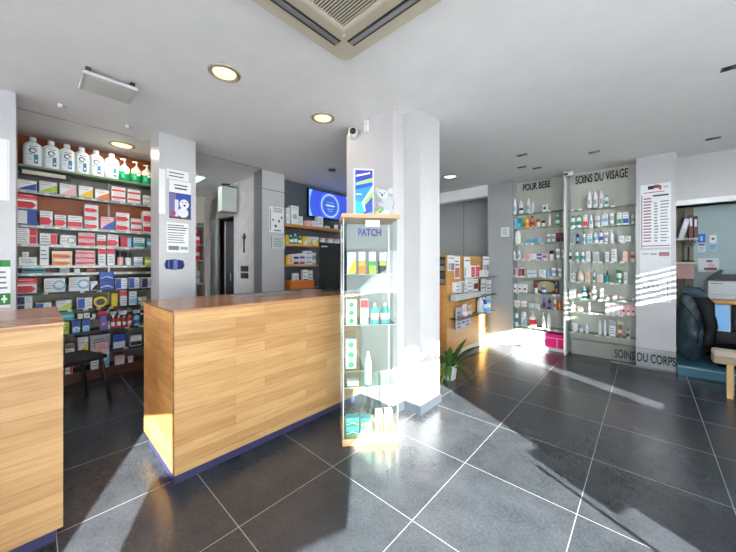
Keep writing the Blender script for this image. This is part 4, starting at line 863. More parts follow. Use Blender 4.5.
# ------------------------------------------------------------------ on top of the glass case
ca = math.atan2(0.305, 0.254); RC = Matrix.Rotation(ca, 4, 'Z')
def on_case(name, lx, ly, z, rz=0.0):
    v = RC @ Vector((lx, ly, 0)); return empty(name, (case.location.x+v.x, case.location.y+v.y, z), ca+rz)
t = on_case('promotional_poster', 0.165, 0.15, 1.6302); tag(t, 'upright blue and green promotional card standing on the glass case', 'poster')
w, h = 0.150, 0.365
MB().box(-w/2, w/2, 0, 0.006, 0, h, mat((206, 206, 232), 0.4)).box(-0.04, 0.04, 0.006, 0.08, 0, 0.004, PAPER).build('card', t)
m = MB()
def pq(pts, c, e): m.poly([(-w/2+u*w, -e, v*h) for u, v in pts], mat(c, 0.35))
pq([(0.07, 0.02), (0.95, 0.02), (0.95, 0.97), (0.07, 0.97)], (30, 130, 210), 0.0006)
pq([(0.07, 0.02), (0.95, 0.02), (0.95, 0.25), (0.07, 0.35)], (28, 168, 226), 0.001)
pq([(0.07, 0.72), (0.95, 0.82), (0.95, 0.97), (0.07, 0.97)], (44, 42, 150), 0.001)
pq([(0.07, 0.56), (0.95, 0.66), (0.95, 0.72), (0.07, 0.64)], (28, 62, 170), 0.001)
pq([(0.12, 0.655), (0.95, 0.74), (0.95, 0.82), (0.12, 0.70)], (160, 196, 90), 0.0014)
pq([(0.40, 0.30), (0.48, 0.24), (0.97, 0.56), (0.97, 0.66)], (226, 234, 240), 0.0014)
pq([(0.52, 0.32), (0.60, 0.26), (0.97, 0.46), (0.97, 0.55)], (140, 200, 70), 0.0018)
pq([(0.42, 0.28), (0.48, 0.34), (0.60, 0.14), (0.54, 0.10)], (236, 240, 244), 0.002)
pq([(0.5, 0.06), (0.95, 0.12), (0.95, 0.42), (0.6, 0.3)], (24, 60, 160), 0.0012)
pq([(0.12, 0.83), (0.82, 0.90), (0.82, 0.93), (0.12, 0.865)], (236, 238, 244), 0.0018)
pq([(0.12, 0.46), (0.4, 0.46), (0.4, 0.48), (0.12, 0.48)], (236, 238, 244), 0.0018)
m.build('print', t)
t = on_case('koala_cutout', 0.315, 0.13, 1.6302); t.scale = (1.12, 1, 1.12); tag(t, 'grey koala figure cut-out card standing beside the blue promotional card', 'cut-out')
MB().box(-0.055, 0.065, 0, 0.006, 0, 0.055, mat((212, 214, 216), 0.5)).box(-0.05, 0.05, 0.006, 0.07, 0, 0.004, PAPER).build('base_card', t)
kb = mat((158, 164, 170), 0.6); kd = mat((60, 62, 66), 0.6)
def ell(m, cx, cz, rx, rz, a, b, mt, n=18): m.prism([(cx+rx*math.cos(k*2*PI/n), cz+rz*math.sin(k*2*PI/n)) for k in range(n)], 'y', a, b, mt)
m = MB(); ell(m, 0.025, 0.095, 0.042, 0.05, -0.002, 0.004, kb); ell(m, -0.008, 0.155, 0.036, 0.032, -0.004, 0.003, mat((172, 178, 184), 0.6)); ell(m, -0.042, 0.178, 0.017, 0.02, -0.002, 0.005, kb); ell(m, 0.045, 0.178, 0.020, 0.022, -0.002, 0.005, kb)
ell(m, -0.025, 0.09, 0.03, 0.015, -0.005, 0.002, kb); ell(m, 0.055, 0.045, 0.018, 0.03, -0.003, 0.003, kb); m.build('body', t)
m = MB(); ell(m, -0.012, 0.148, 0.007, 0.010, -0.007, -0.004, kd, 10); ell(m, -0.025, 0.163, 0.004, 0.005, -0.007, -0.004, kd, 8); ell(m, 0.006, 0.163, 0.004, 0.005, -0.007, -0.004, kd, 8)
m.tube([(-0.05, -0.006, 0.075), (-0.03, -0.006, 0.105), (0.0, -0.006, 0.09)], 0.002, kd, 5).tube([(0.066, -0.004, 0.12), (0.07, -0.004, 0.09), (0.06, -0.004, 0.06)], 0.002, kd, 5); m.build('outline', t)
m = MB()
for (a, b, r_) in ((-0.045, 0.05, 0.014), (-0.025, 0.035, 0.012), (-0.01, 0.048, 0.01)): ell(m, a, b, r_, r_*0.8, -0.009, -0.006, mat((90, 150, 60), 0.6), 8)
m.build('leaves', t)

# ------------------------------------------------------------------ on the long counter
t = empty('computer_monitor', (-2.27, yx(330.5, -2.27), 1.0122), math.radians(-41)); tag(t, 'black computer monitor seen from behind on the long counter', 'monitor')
zt = 0.465
MB().prism([(0.0, 0.035), (0.018, 0.035), (0.018-0.03, zt), (-0.03, zt)], 'y', -0.11, 0.11, mat((14, 14, 16), 0.6, 0, 0.1)).build('screen', t)
MB().box(-0.06, 0.06, -0.09, 0.09, 0, 0.012, BLACK, 0.003).box(-0.02, -0.002, -0.03, 0.03, 0.01, 0.15, BLACK).build('stand', t)
MB().box(-0.010, -0.003, -0.09, -0.03, 0.43, 0.443, mat((150, 152, 156))).build('badge', t)
t = empty('desk_mat', (-2.45, 1.42, 1.0122)); tag(t, 'flat grey desk mat lying on the long counter', 'mat')
MB().box(-0.14, 0.14, -0.3, 0.22, 0, 0.004, mat((126, 124, 128), 0.35), 0.001).build('sheet', t)

# ------------------------------------------------------------------ blue wall: television, shelves, goods
XB = -4.17
tv = empty('television', (-4.13, (yx(307, -4.13)+yx(345, -4.13)+0.16)/2, zx(326, 205, -4.13)-0.01), PI/2); tag(tv, 'wall television showing a round blue emblem above the wooden shelves', 'television')
w = yx(345, -4.13)-yx(307, -4.13)+0.14; h = 0.48
MB().box(-w/2, w/2, -0.02, 0.02, -h/2, h/2, mat((16, 16, 20), 0.25), 0.004).build('frame', tv)
m = MB(); e = 0.7
m.box(-w/2+0.018, w/2-0.018, -0.0215, -0.020, -h/2+0.022, h/2-0.018, mat((120, 176, 232), 0.3, emit=e))
def disc(cx, cz, r0, r1, c, ee):
    n = 36
    for k in range(n):
        a, b = 2*PI*k/n, 2*PI*(k+1)/n
        P = lambda r, q: (max(-w/2+0.018, min(w/2-0.018, cx+r*math.cos(q))), -0.022-ee, max(-h/2+0.022, min(h/2-0.018, cz+r*math.sin(q))))
        if r0 < 1e-4: m.poly([P(0, a), P(r1, a), P(r1, b)], mat(c, 0.3, emit=e))
        else: m.poly([P(r0, a), P(r1, a), P(r1, b), P(r0, b)], mat(c, 0.3, emit=e))
disc(-0.03, 0.0, 0, 0.44, (52, 74, 190), 0.0); disc(-0.03, 0, 0, 0.24, (70, 96, 200), 0.001); disc(-0.03, 0, 0.18, 0.205, (150, 190, 236), 0.002); disc(-0.03, 0, 0, 0.155, (52, 84, 170), 0.002)
m.box(-0.13, 0.07, -0.0262, -0.025, -0.012, 0.018, mat((170, 200, 236), 0.3, emit=e))
m.box(-0.11, 0.05, -0.0262, -0.025, 0.05, 0.065, mat((110, 150, 214), 0.3, emit=e)).box(-0.10, 0.04, -0.0262, -0.025, -0.07, -0.05, mat((110, 150, 214), 0.3, emit=e)).box(-0.075, 0.02, -0.0262, -0.025, -0.105, -0.092, mat((110, 150, 214), 0.3, emit=e))
m.build('screen', tv)
MB().box(-0.1, 0.1, 0.02, 0.04, -0.1, 0.1, BLACK).build('bracket', tv)
XS = -3.93
def bshelf(z0, z1, px1, lab, depth=0.24):
    y0, y1 = 2.4905, yx(px1, XS)
    o = MB().box(-depth, 0, y0-2.0, y1-2.0, z0, z1, OAK_SMALL, 0.003).build('wall_shelf', loc=(XS, 2.0, 0)); return tag(o, lab, 'shelf')
bshelf(1.840, 1.885, 341, 'top long wooden wall shelf under the television')
bshelf(1.55, 1.585, 319.5, 'middle wooden wall shelf with green and yellow boxes')
bshelf(1.245, 1.275, 317.5, 'third wooden wall shelf with white and purple boxes')
class Sh2(Shelf): pass
s = Shelf('A', -3.97, 1.885, 'shelf under the television', 'm boxes on the shelf under the television', 0.09)
for a, b, h, st, c1, c2, n in [(286.5, 290, 16, 'plain', W_, GY, 2), (290.8, 299, 19, 'dot', W_, GY, 1), (299.3, 303, 9, 'plain', W_, GY, 1), (306, 311.5, 5.5, 'plain', PI_, GY, 1), (312, 318, 6, 'plain', W_, GY, 1), (318, 323.5, 11, 'plain', W_, PE, 1), (326, 331, 2.5, 'jar', W_, GY, 1), (335.5, 338.8, 4.5, 'jar', W_, W_, 1)]:
    s.put(a, b, h, st, c1, c2, n)
s = Shelf('A', -3.97, 1.585, 'middle wooden wall shelf', 'm boxes on the middle wooden wall shelf', 0.09)
for a, b, h, st, c1, c2, n in [(286.3, 289, 9, 'plain', YE, OR, 1), (290, 293.5, 9, 'bottle', GN, W_, 1), (294, 298.5, 10.5, 'bottle', TE, W_, 1), (299, 302.5, 8.5, 'bottle', GN, W_, 1), (303.3, 307.5, 8.5, 'diag', YE, W_, 1), (307.8, 312, 8.5, 'diag', W_, LG, 1), (312.3, 318.8, 8.5, 'diag', W_, YE, 1)]:
    s.put(a, b, h, st, c1, c2, n)
s = Shelf('A', -3.97, 1.275, 'third wooden wall shelf', 'm boxes on the third wooden wall shelf', 0.09)
for a, b, h, st, c1, c2, n in [(286.3, 288.8, 9, 'plain', YE, OR, 1), (289.3, 293, 10, 'plain', PE, GY, 1), (293.3, 299, 10.5, 'band', W_, NV, 2), (299.5, 305, 11, 'band', W_, PU, 2), (305.3, 312.5, 13.5, 'stripe', W_, LB, 3), (313, 318, 12, 'tube', W_, GY, 1)]:
    s.put(a, b, h, st, c1, c2, n)
for (px, pz) in ((325.5, 0), (331.3, 1), (337.2, 2)):
    pass
t = empty('storage_tray', (-4.03, (yx(290.5, -3.97)+yx(313.5, -3.97))/2, 0.9), PI/2); tag(t, 'orange storage tray on the low unit beneath the wooden wall shelves', 'tray')
w = yx(313.5, -3.97)-yx(290.5, -3.97); om = mat((222, 122, 50), 0.45)
m = MB(); ring(m, -w/2, w/2, -0.07, 0.07, -w/2+0.008, w/2-0.008, -0.062, 0.062, 0, 0.13, om); m.box(-w/2, w/2, -0.07, 0.07, 0, 0.008, om); m.build('body', t)
MB().box(-w/2-0.004, w/2+0.004, -0.076, -0.07, 0.112, 0.132, mat((232, 140, 70), 0.45)).build('rim', t)
s = Shelf('A', -3.99, 0.91, 'orange tray on low unit', 'm boxes in the orange tray', 0.07)
for a, b, h, st, c1, c2, n in [(294, 299, 15, 'plain', W_, PI_, 1), (303, 308, 18, 'band', W_, NV, 1), (308.5, 313, 17, 'plain', W_, GY, 1)]: s.put(a, b, h, st, c1, c2, n)
t = empty('low_unit', (-4.05, 3.05, 0)); tag(t, 'dark low unit standing under the wooden wall shelves', 'cabinet')
MB().box(-0.11, 0.11, -0.54, 0.75, 0.0, 0.88, mat((40, 40, 46), 0.5)).build('body', t); MB().box(-0.11, 0.12, -0.545, 0.755, 0.88, 0.8995, mat((50, 50, 56), 0.4)).build('top', t)
s = Shelf('A', -3.97, 1.40, 'behind the black monitor', 'm small jars behind the black monitor', 0.06)
t = MB().box(-0.15, 0, yx(320, -3.97), yx(343, -3.97), -0.02, 0, mat((44, 44, 50), 0.5)).build('wall_shelf', loc=(-3.97, 0, zx(331, 243, -3.97))); tag(t, 'dark short wall shelf with small round pots beside the monitor', 'shelf')
s.z = t.location.z
for a, b in ((321.5, 327), (328.5, 334), (335.5, 341)): s.put(a, b, 4.5, 'jar', W_, PI_)

# ------------------------------------------------------------------ corridor
YC = 2.2
xb = -4.87; yb = yx(222, xb); xa = xy(217.8, yb); za, zb = zx(222, 210.5, xb), zx(222, 185.5, xb)
t = empty('wall_box', ((xa+xb)/2, YC, za)); tag(t, 'white boxy unit hanging high on the corridor wall above the doorway', 'wall unit'); w = (xb-xa)/2; h = zb-za; dp = YC-yb
MB().box(-w, w, -dp, 0, 0, h, mat((204, 214, 210), 0.4), 0.01).build('casing', t)
MB().box(-w-0.006, w+0.006, -dp-0.006, 0, h, h+0.014, mat((96, 98, 98), 0.4)).build('top_rim', t)
MB().box(-w-0.006, w+0.006, -dp-0.006, 0, -0.014, 0.0, mat((120, 122, 122), 0.4)).build('bottom_rim', t)
MB().tube([(0.0, -0.2, h+0.012), (0.02, -0.2, h+0.04), (0.06, -0.1, h+0.045)], 0.012, BLACK, 6).build('hook', t)
zk = lambda py: zy(244, py, YC)
t = empty('wall_ornament', (xy(244.7, YC), YC, zk(243))); tag(t, 'bronze key-shaped ornament on the grey corridor wall', 'ornament')
br = mat((104, 62, 48), 0.45, 0.3)
MB().tube([(0, -0.012, -0.13), (0, -0.012, 0.05)], 0.010, br, 8).build('shaft', t)
m = MB()
for (a, b) in ((0, 0.125), (-0.03, 0.09), (0.03, 0.09), (0, 0.07)): m.lathe([(0.012, 0), (0.026, 0.004), (0.026, 0.012), (0.012, 0.018)], br, seg=12, M=Matrix.Translation((a, 0, b)) @ Matrix.Rotation(PI/2, 4, 'X'))
m.build('bow', t)
MB().box(-0.025, 0.025, -0.016, -0.006, -0.15, -0.12, br).box(-0.02, 0.02, -0.016, -0.006, -0.105, -0.09, br).build('bit', t)
for i, (p0, p1, lb) in enumerate(((266, 271.5, 'upper black wall switch under the key ornament'), (273, 278.5, 'lower black wall switch under the key ornament'))):
    x0, x1 = xy(241.3, YC), xy(248.4, YC); z1, z0 = zy(245, p0, YC), zy(245, p1, YC)
    t = empty('wall_switch', ((x0+x1)/2, YC, (z0+z1)/2)); tag(t, lb, 'switch', 'black wall switches'); w = x1-x0; h = z1-z0
    MB().box(-w/2, w/2, -0.012, 0, -h/2, h/2, mat((28, 26, 30), 0.4), 0.003).build('plate', t)
    for k in (-1, 1): MB().box(k*w/4-w*0.18, k*w/4+w*0.18, -0.016, -0.012, -h*0.35, h*0.35, mat((44, 42, 46), 0.3), 0.002).build('rocker', t)
# dark doorway: half-open door leaf with handle and paper
d = empty('door_leaf', (-5.58, 2.30, 0), math.radians(62)); tag(d, 'dark half-open door with pale edge in the corridor doorway', 'door')
MB().box(0, 0.78, -0.02, 0.02, 0.01, 2.05, mat((44, 46, 52), 0.3)).build('panel', d)
MB().box(-0.004, 0.02, -0.024, 0.024, 0.01, 2.05, mat((150, 154, 160), 0.35)).build('edge', d)
MB().tube([(0.10, -0.05, 0.98), (0.10, -0.05, 1.12)], 0.01, ALU, 8).tube([(0.10, -0.02, 1.05), (0.10, -0.05, 1.05)], 0.008, ALU, 8).build('handle', d)
t = tag(MB().box(-0.11, 0.11, -0.012, 0, -0.13, 0.13, mat((150, 156, 158), 0.6)).box(-0.08, 0.08, -0.014, -0.012, 0.05, 0.08, mat((96, 100, 104))).build('door_notice', loc=(-5.36, 2.63, 1.60), rz=math.radians(62)), 'grey paper notice fixed on the dark corridor door', 'notice')
# far corridor: pale cabinet with red boxes
t = empty('corridor_cabinet', (-5.70, 1.65, 0)); tag(t, 'tall pale open cabinet in the corridor holding red boxes', 'cabinet')
cm = mat((176, 172, 164), 0.5)
m = MB().box(-0.3, -0.28, -0.36, 0.36, 0, 2.45, cm); m.build('back', t)
for y in (-0.36, 0.34): MB().box(-0.28, 0.02, y, y+0.02, 0, 2.45, cm).build('side', t)
for z in (0.5, 0.95, 1.35, 1.62, 1.95): MB().box(-0.28, 0.02, -0.34, 0.34, z-0.02, z, cm).build('shelf', t)
MB().box(0.0, 0.02, -0.34, 0.34, 1.99, 2.45, mat((186, 182, 172), 0.5)).build('door', t)
cnt = 0
cwhere = {1.62: 'upper red row of corridor cabinet', 1.35: 'lower red row of corridor cabinet', 0.95: 'black and white row of corridor cabinet'}
for z, cols in ((1.62, (R_, DR, R_)), (1.35, (DR, R_, R_)), (0.95, (GY, BK, W_))):
    for k, c in enumerate(cols):
        o = box_mesh(0.16, 0.21, 0.10, 'band' if k % 2 else 'stripe', c, W_ if c != W_ else GY).build('storage_box', loc=(-5.77, 1.4+0.21*k+0.04, z+0.0006), rz=PI/2)
        tag(o, '%s box, %s from left, %s' % (CN[c], ORD[k], cwhere[z]), 'box', 'boxes in the corridor cabinet')

# ------------------------------------------------------------------ black office chair behind the counters
t = empty('office_chair', (-3.75, 0.22, 0), math.radians(200)); tag(t, 'dark chair with rounded back standing in front of the medicine shelves', 'chair')
cm = mat((30, 24, 24), 0.5)
MB().box(-0.19, 0.19, -0.18, 0.18, 0.42, 0.46, cm, 0.015).build('seat', t)
m = MB(); m.prism([(-0.17, 0.56), (-0.15, 0.53), (0.15, 0.53), (0.17, 0.56), (0.17, 0.70), (0.12, 0.745), (-0.12, 0.745), (-0.17, 0.70)], 'y', 0.17, 0.195, mat((44, 36, 34), 0.35)); m.build('backrest', t)
for sx in (-1, 1):
    MB().tube([(sx*0.16, 0.15, 0.44), (sx*0.19, 0.22, 0.0)], 0.014, cm, 8).tube([(sx*0.14, 0.165, 0.44), (sx*0.14, 0.185, 0.60)], 0.012, cm, 8).build('leg', t)
    MB().tube([(sx*0.16, -0.14, 0.44), (sx*0.19, -0.2, 0.0)], 0.014, cm, 8).build('leg', t)

# ------------------------------------------------------------------ wooden brochure stand behind the column
XW = -1.96
t = empty('brochure_stand', (XW, 4.39, 0)); tag(t, 'tall oak brochure stand with small glass shelves behind the white column', 'display stand')
ys, ye = 3.70-4.39, 5.085-4.39
MB().box(-0.045, 0, ys, ye, 0.0, 1.40, OAK_STAND, 0.003).build('front_panel', t)
MB().box(-0.75, -0.045, ys, ys+0.03, 0.0, 1.40, plank_mat('stand_oak_end', 'X', (214, 150, 80), (196, 130, 66), ph=2.0, pw=2.0)).build('end_panel', t)
MB().box(0, 0.012, ys, ye, 0.0, 0.07, mat((214, 206, 196), 0.4)).build('plinth', t)
wz = [zx(478, 277, XW+0.02), zx(470, 303, XW+0.02), zx(470, 327, XW+0.02)]
wz = [1.085, 0.80, 0.545]
for z, y0, y1 in ((wz[0], -0.22, 0.69), (wz[1], -0.66, 0.69), (wz[2], -0.62, 0.60)):
    g = MB().box(0.002, 0.16, y0, y1, z-0.008, z, SHELFG); g.box(0.160, 0.1615, y0, y1, z-0.008, z, mat((90, 104, 100), 0.2)); g.build('glass_shelf', t)
def leaf(px0, px1, py0, py1, lab, style='plain', c1=(222, 224, 228), c2=(60, 80, 150), name='leaflet', cat='leaflet', off=0.012, tilt=0.0, grp='leaflets on the oak stand'):
    X = XW+off; y0, y1 = yx(px0, X), yx(px1, X); pm = (px0+px1)/2; z1, z0 = zx(pm, py0, X), zx(pm, py1, X)
    w, h = y1-y0, z1-z0
    c1t, c2t = c1, c2
    m = MB(); m.box(-w/2, w/2, -0.006, 0.0, 0, h, mat(c1t, 0.5))
    mm = [(0.1, 0.55, 0.9, 0.92, c2t)]
    if style == 'photo': mm = [(0.08, 0.08, 0.92, 0.5, c2t), (0.1, 0.6, 0.9, 0.66, (90, 90, 100)), (0.1, 0.75, 0.7, 0.8, (90, 90, 100))]
    if style == 'half': mm = [(0.5, 0.05, 0.95, 0.5, c2t), (0.1, 0.1, 0.4, 0.5, (170, 150, 160)), (0.1, 0.8, 0.9, 0.86, (110, 110, 120))]
    if style == 'grid': mm = [(0.08+0.3*i, 0.06+0.16*j, 0.30+0.3*i, 0.16+0.16*j, [(120, 124, 134), (200, 190, 196), (150, 90, 96), (90, 100, 130)][(i+2*j) % 4]) for i in range(3) for j in range(5)]
    for (u0, v0, u1, v1, c) in mm: m.poly([(-w/2+u0*w, -0.0068, v0*h), (-w/2+u1*w, -0.0068, v0*h), (-w/2+u1*w, -0.0068, v1*h), (-w/2+u0*w, -0.0068, v1*h)], mat(c, 0.5))
    o = m.build(name, loc=(X, (y0+y1)/2, z0), rz=PI/2); o.rotation_euler = (tilt, 0, PI/2)
    return tag(o, lab, cat, grp)
leaf(447.5, 454, 255.5, 271, 'leaflet highest at the top left of the oak stand', 'half', c2=(150, 110, 120), off=0.007)
leaf(454.3, 459.5, 256.5, 279, 'tall narrow leaflet, second from left on the oak stand', 'photo', c2=(190, 110, 110), off=0.007)
leaf(463.8, 470, 257, 278, 'tall white leaflet with a blue block on the top glass shelf', 'half', c2=(40, 60, 130), off=0.03)
leaf(482.5, 489, 256.5, 273, 'tall narrow leaflet at the top right of the oak stand', 'half', c2=(120, 130, 150), off=0.03)
t = empty('leaflet_holder', (XW+0.13, (yx(455, XW+0.13)+yx(480, XW+0.13))/2, wz[1]+0.0005), PI/2); tag(t, 'clear acrylic tray of white leaflets on the middle shelf of the oak stand', 'leaflet holder')
w = yx(480, XW+0.13)-yx(455, XW+0.13)
ring(*( [m_ := MB()] ), -w/2, w/2, -0.02, 0.07, -w/2+0.004, w/2-0.004, -0.016, 0.066, 0, 0.075, mat((198, 196, 196), 0.25)); m_.box(-w/2, w/2, -0.02, 0.07, 0, 0.004, mat((198, 196, 196), 0.25)); m_.build('tray', t)
MB().box(-w/2+0.02, w/2-0.02, -0.01, 0.055, 0.005, 0.06, mat((214, 210, 210), 0.5)).build('paper_stack', t)
class ShX(Shelf): pass
def sx_(z, where): return Shelf('A', XW+0.12, z, where, 'p goods on the oak stand', 0.08)
s = sx_(wz[0], 'top glass shelf of oak stand'); s.put(471, 475, 12, 'two', W_, R_); s.put(475.3, 479.6, 12, 'two', W_, R_); s.put(484, 488.5, 6.5, 'plain', W_, TE)
s = Shelf('A', XW+0.055, wz[1], 'middle glass shelf of oak stand', 'p goods on the oak stand', 0.045)
for a, b, h, st, c1, c2 in [(455, 461, 17, 'plain', W_, GY), (461.5, 467, 17, 'left', W_, GY), (467.5, 473, 19, 'plain', W_, GY), (473.5, 478.5, 20, 'stripe', W_, DR)]: s.put(a, b, h, st, c1, c2)
leaf(480.5, 486, 279, 300, 'grid-printed leaflet leaning on the middle shelf, left one', 'grid', off=0.05)
leaf(486.5, 492, 280, 300, 'grid-printed leaflet leaning on the middle shelf, right one', 'grid', off=0.06)
leaf(455.5, 470, 306.5, 328, 'large grey-printed brochure on the lowest shelf of the oak stand', 'grid', c1=(176, 180, 196), name='brochure', cat='brochure', off=0.05)
s = sx_(wz[2], 'lowest glass shelf of oak stand')
for a, b, h, st, c1, c2 in [(466, 470.5, 12, 'tube', W_, PI_), (471, 475, 10, 'tube', PE, GY), (481.5, 484.8, 15, 'white', W_, LB), (485.2, 488.6, 14, 'bottle', BL, W_), (489.2, 492.3, 14, 'bottle', LB, W_)]: s.put(a, b, h, st, c1, c2)
leaf(482, 490.5, 326.5, 340, 'small yellow tag low on the oak stand', 'photo', c1=(226, 180, 90), c2=(236, 206, 120), name='price_tag', cat='tag', off=0.007)
# dark picture strip on the stand's end panel
y_ = 3.70
r = empty('photo_strip', ((xy(440, y_)+xy(446, y_))/2-0.02, y_, 0)); tag(r, 'dark tall photo strip poster on the narrow end of the oak stand', 'poster')
za, zb = zy(443, 285, y_), zy(443, 257, y_)
MB().box(-0.075, 0.055, -0.004, 0, za, zb, mat((44, 46, 48), 0.4)).build('paper', r)
m = MB()
for k in range(4): m.box(-0.065, 0.045, -0.0052, -0.004, za+0.02+k*(zb-za-0.03)/4, za+0.02+(k+0.72)*(zb-za-0.03)/4, mat([(120, 124, 126), (70, 80, 70), (150, 140, 130), (90, 96, 104)][k], 0.4))
m.build('pictures', r)

# ------------------------------------------------------------------ potted plant
pt = empty('potted_plant', (-1.62, 3.12, 0)); tag(pt, 'strappy green plant in a small white pot beside the white column', 'plant')
MB().lathe([(0.055, 0), (0.065, 0.01), (0.078, 0.12), (0.082, 0.16), (0.076, 0.162), (0.072, 0.13)], mat((214, 216, 220), 0.35), seg=24).build('pot', pt)
MB().lathe([(0.002, 0.13), (0.071, 0.135)], mat((60, 46, 36), 0.9), seg=20).build('soil', pt)
lg = [mat((70, 112, 44), 0.5), mat((40, 74, 34), 0.5), mat((150, 170, 70), 0.5)]
def strap(ang, L, up, droop, wd, mt):
    m = MB(); n = 8; pr_ = None; ca_, sa_ = math.cos(ang), math.sin(ang)
    for i in range(n+1):
        t_ = i/n; r_ = L*t_; z = 0.13+up*t_-droop*t_*t_; hw = wd*(0.5+1.2*t_*(1-t_)*2)*(1-t_**4)*0.5+0.001
        p_ = [(ca_*r_-sa_*hw, sa_*r_+ca_*hw, z), (ca_*r_, sa_*r_, z-hw*0.35), (ca_*r_+sa_*hw, sa_*r_-ca_*hw, z)]
        q = [m.bm.verts.new(v) for v in p_]
        if pr_:
            for k in range(2):
                f = m.bm.faces.new([pr_[k], pr_[k+1], q[k+1], q[k]]); f.smooth = True; f.material_index = m.mi(mt)
        pr_ = q
    o = m.build('leaf', pt); sol = o.modifiers.new('thick', 'SOLIDIFY'); sol.thickness = 0.0015
for k, (a, L, u, d_, wd, c) in enumerate([(0.7, 0.36, 0.42, 0.16, 0.05, 1), (0.3, 0.40, 0.34, 0.10, 0.045, 1), (1.2, 0.28, 0.46, 0.14, 0.05, 0), (2.0, 0.22, 0.40, 0.2, 0.04, 0), (-0.3, 0.34, 0.20, 0.30, 0.035, 1), (3.7, 0.26, 0.24, 0.38, 0.04, 2),
        (4.2, 0.24, 0.20, 0.34, 0.04, 2), (4.7, 0.20, 0.16, 0.32, 0.035, 2), (3.3, 0.25, 0.40, 0.25, 0.04, 0), (5.2, 0.24, 0.22, 0.34, 0.035, 0), (2.7, 0.28, 0.32, 0.3, 0.04, 0), (0.0, 0.26, 0.42, 0.18, 0.04, 0), (4.0, 0.22, 0.34, 0.36, 0.04, 0), (1.6, 0.2, 0.34, 0.2, 0.045, 1), (5.7, 0.22, 0.36, 0.3, 0.04, 0), (0.5, 0.34, 0.50, 0.22, 0.05, 1), (0.9, 0.40, 0.46, 0.22, 0.05, 1), (3.9, 0.3, 0.44, 0.5, 0.045, 0), (3.5, 0.22, 0.12, 0.26, 0.045, 2), (4.4, 0.20, 0.10, 0.22, 0.045, 2), (5.0, 0.22, 0.30, 0.42, 0.04, 0), (0.15, 0.3, 0.3, 0.36, 0.04, 0), (2.3, 0.3, 0.42, 0.3, 0.045, 0)]):
    strap(a, L*0.92, u*0.92, d_*0.95, wd*1.25, lg[c])

# ------------------------------------------------------------------ alcove at the right: coat, desk, laptop, bench
# floor-standing teal box
t = empty('low_teal_unit', (0.62, 5.28, 0)); tag(t, 'low teal-blue platform under the black jacket and desk', 'platform')
tm = mat((62, 108, 130), 0.3)
MB().box(-0.355, 1.0, -0.26, 0.5, 0.0, 0.12, tm, 0.004).build('body', t); MB().box(-0.355, 1.0, -0.265, -0.26, 0.095, 0.105, mat((150, 180, 190), 0.3)).build('sun_streak', t)  # pale front strip is a sun streak put in as colour
# black puffy jacket on a stool
jk = empty('padded_jacket', (0.385, 5.24, 0.1206)); tag(jk, 'big dark padded jacket hanging in a bulky heap beside the grey panel', 'jacket')
jm = noise_paint('jacket_cloth', (50, 66, 76), amp=0.2, rough=0.4, scale=9, bump=0.5); jm2 = noise_paint('jacket_lining', (18, 20, 24), rough=0.6)
bm = bmesh.new(); bmesh.ops.create_icosphere(bm, subdivisions=4, radius=1)
for v in bm.verts:
    z = v.co.z; a = math.atan2(v.co.y, v.co.x)
    q = 1+0.06*math.sin(10*z+2*math.sin(a*2))+0.07*math.sin(3*a+3*z)+0.03*math.sin(7*a-6*z)
    v.co = Vector((v.co.x*0.135*q*(1.0-0.15*z), v.co.y*0.14*q, 0.46+z*0.44))
for f in bm.faces: f.smooth = True
me = bpy.data.meshes.new('body'); bm.to_mesh(me); bm.free(); me.materials.append(jm); o = bpy.data.objects.new('body', me); C.objects.link(o); o.parent = jk
def sleeve(pts, rs, mt, nm):
    m = MB(); n = len(pts)
    P = []
    for i in range(n-1):
        for j in range(4): P.append((Vector(pts[i]).lerp(Vector(pts[i+1]), j/4), rs[i]+(rs[i+1]-rs[i])*j/4))
    P.append((Vector(pts[-1]), rs[-1])); rings = []; mi = m.mi(mt)
    for idx, (p_, r_) in enumerate(P):
        r_ *= 1+0.10*math.sin(idx*1.9)
        d_ = (P[min(idx+1, len(P)-1)][0]-P[max(idx-1, 0)][0]).normalized(); u = d_.cross(Vector((0, 1, 0))).normalized(); v_ = d_.cross(u)
        rings.append([m.bm.verts.new(p_+u*r_*math.cos(2*PI*k/14)+v_*r_*0.8*math.sin(2*PI*k/14)) for k in range(14)])
    for a in range(len(rings)-1):
        for k in range(14):
            f = m.bm.faces.new([rings[a][k], rings[a][(k+1) % 14], rings[a+1][(k+1) % 14], rings[a+1][k]]); f.smooth = True; f.material_index = mi
    m.bm.faces.new(rings[0]); m.bm.faces.new(rings[-1][::-1]); m.build(nm, jk)
sleeve([(0.02, -0.06, 0.86), (0.11, -0.11, 0.70), (0.15, -0.12, 0.45), (0.13, -0.1, 0.2)], [0.06, 0.065, 0.05, 0.045], jm2, 'sleeve')
sleeve([(-0.05, -0.08, 0.86), (0.02, -0.13, 0.84), (0.10, -0.10, 0.78)], [0.05, 0.055, 0.04], jm, 'hood')
MB().tube([(-0.09, -0.14, 0.72), (-0.02, -0.16, 0.62), (0.06, -0.155, 0.45), (0.04, -0.15, 0.25)], 0.006, jm2, 6).build('seam', jk)
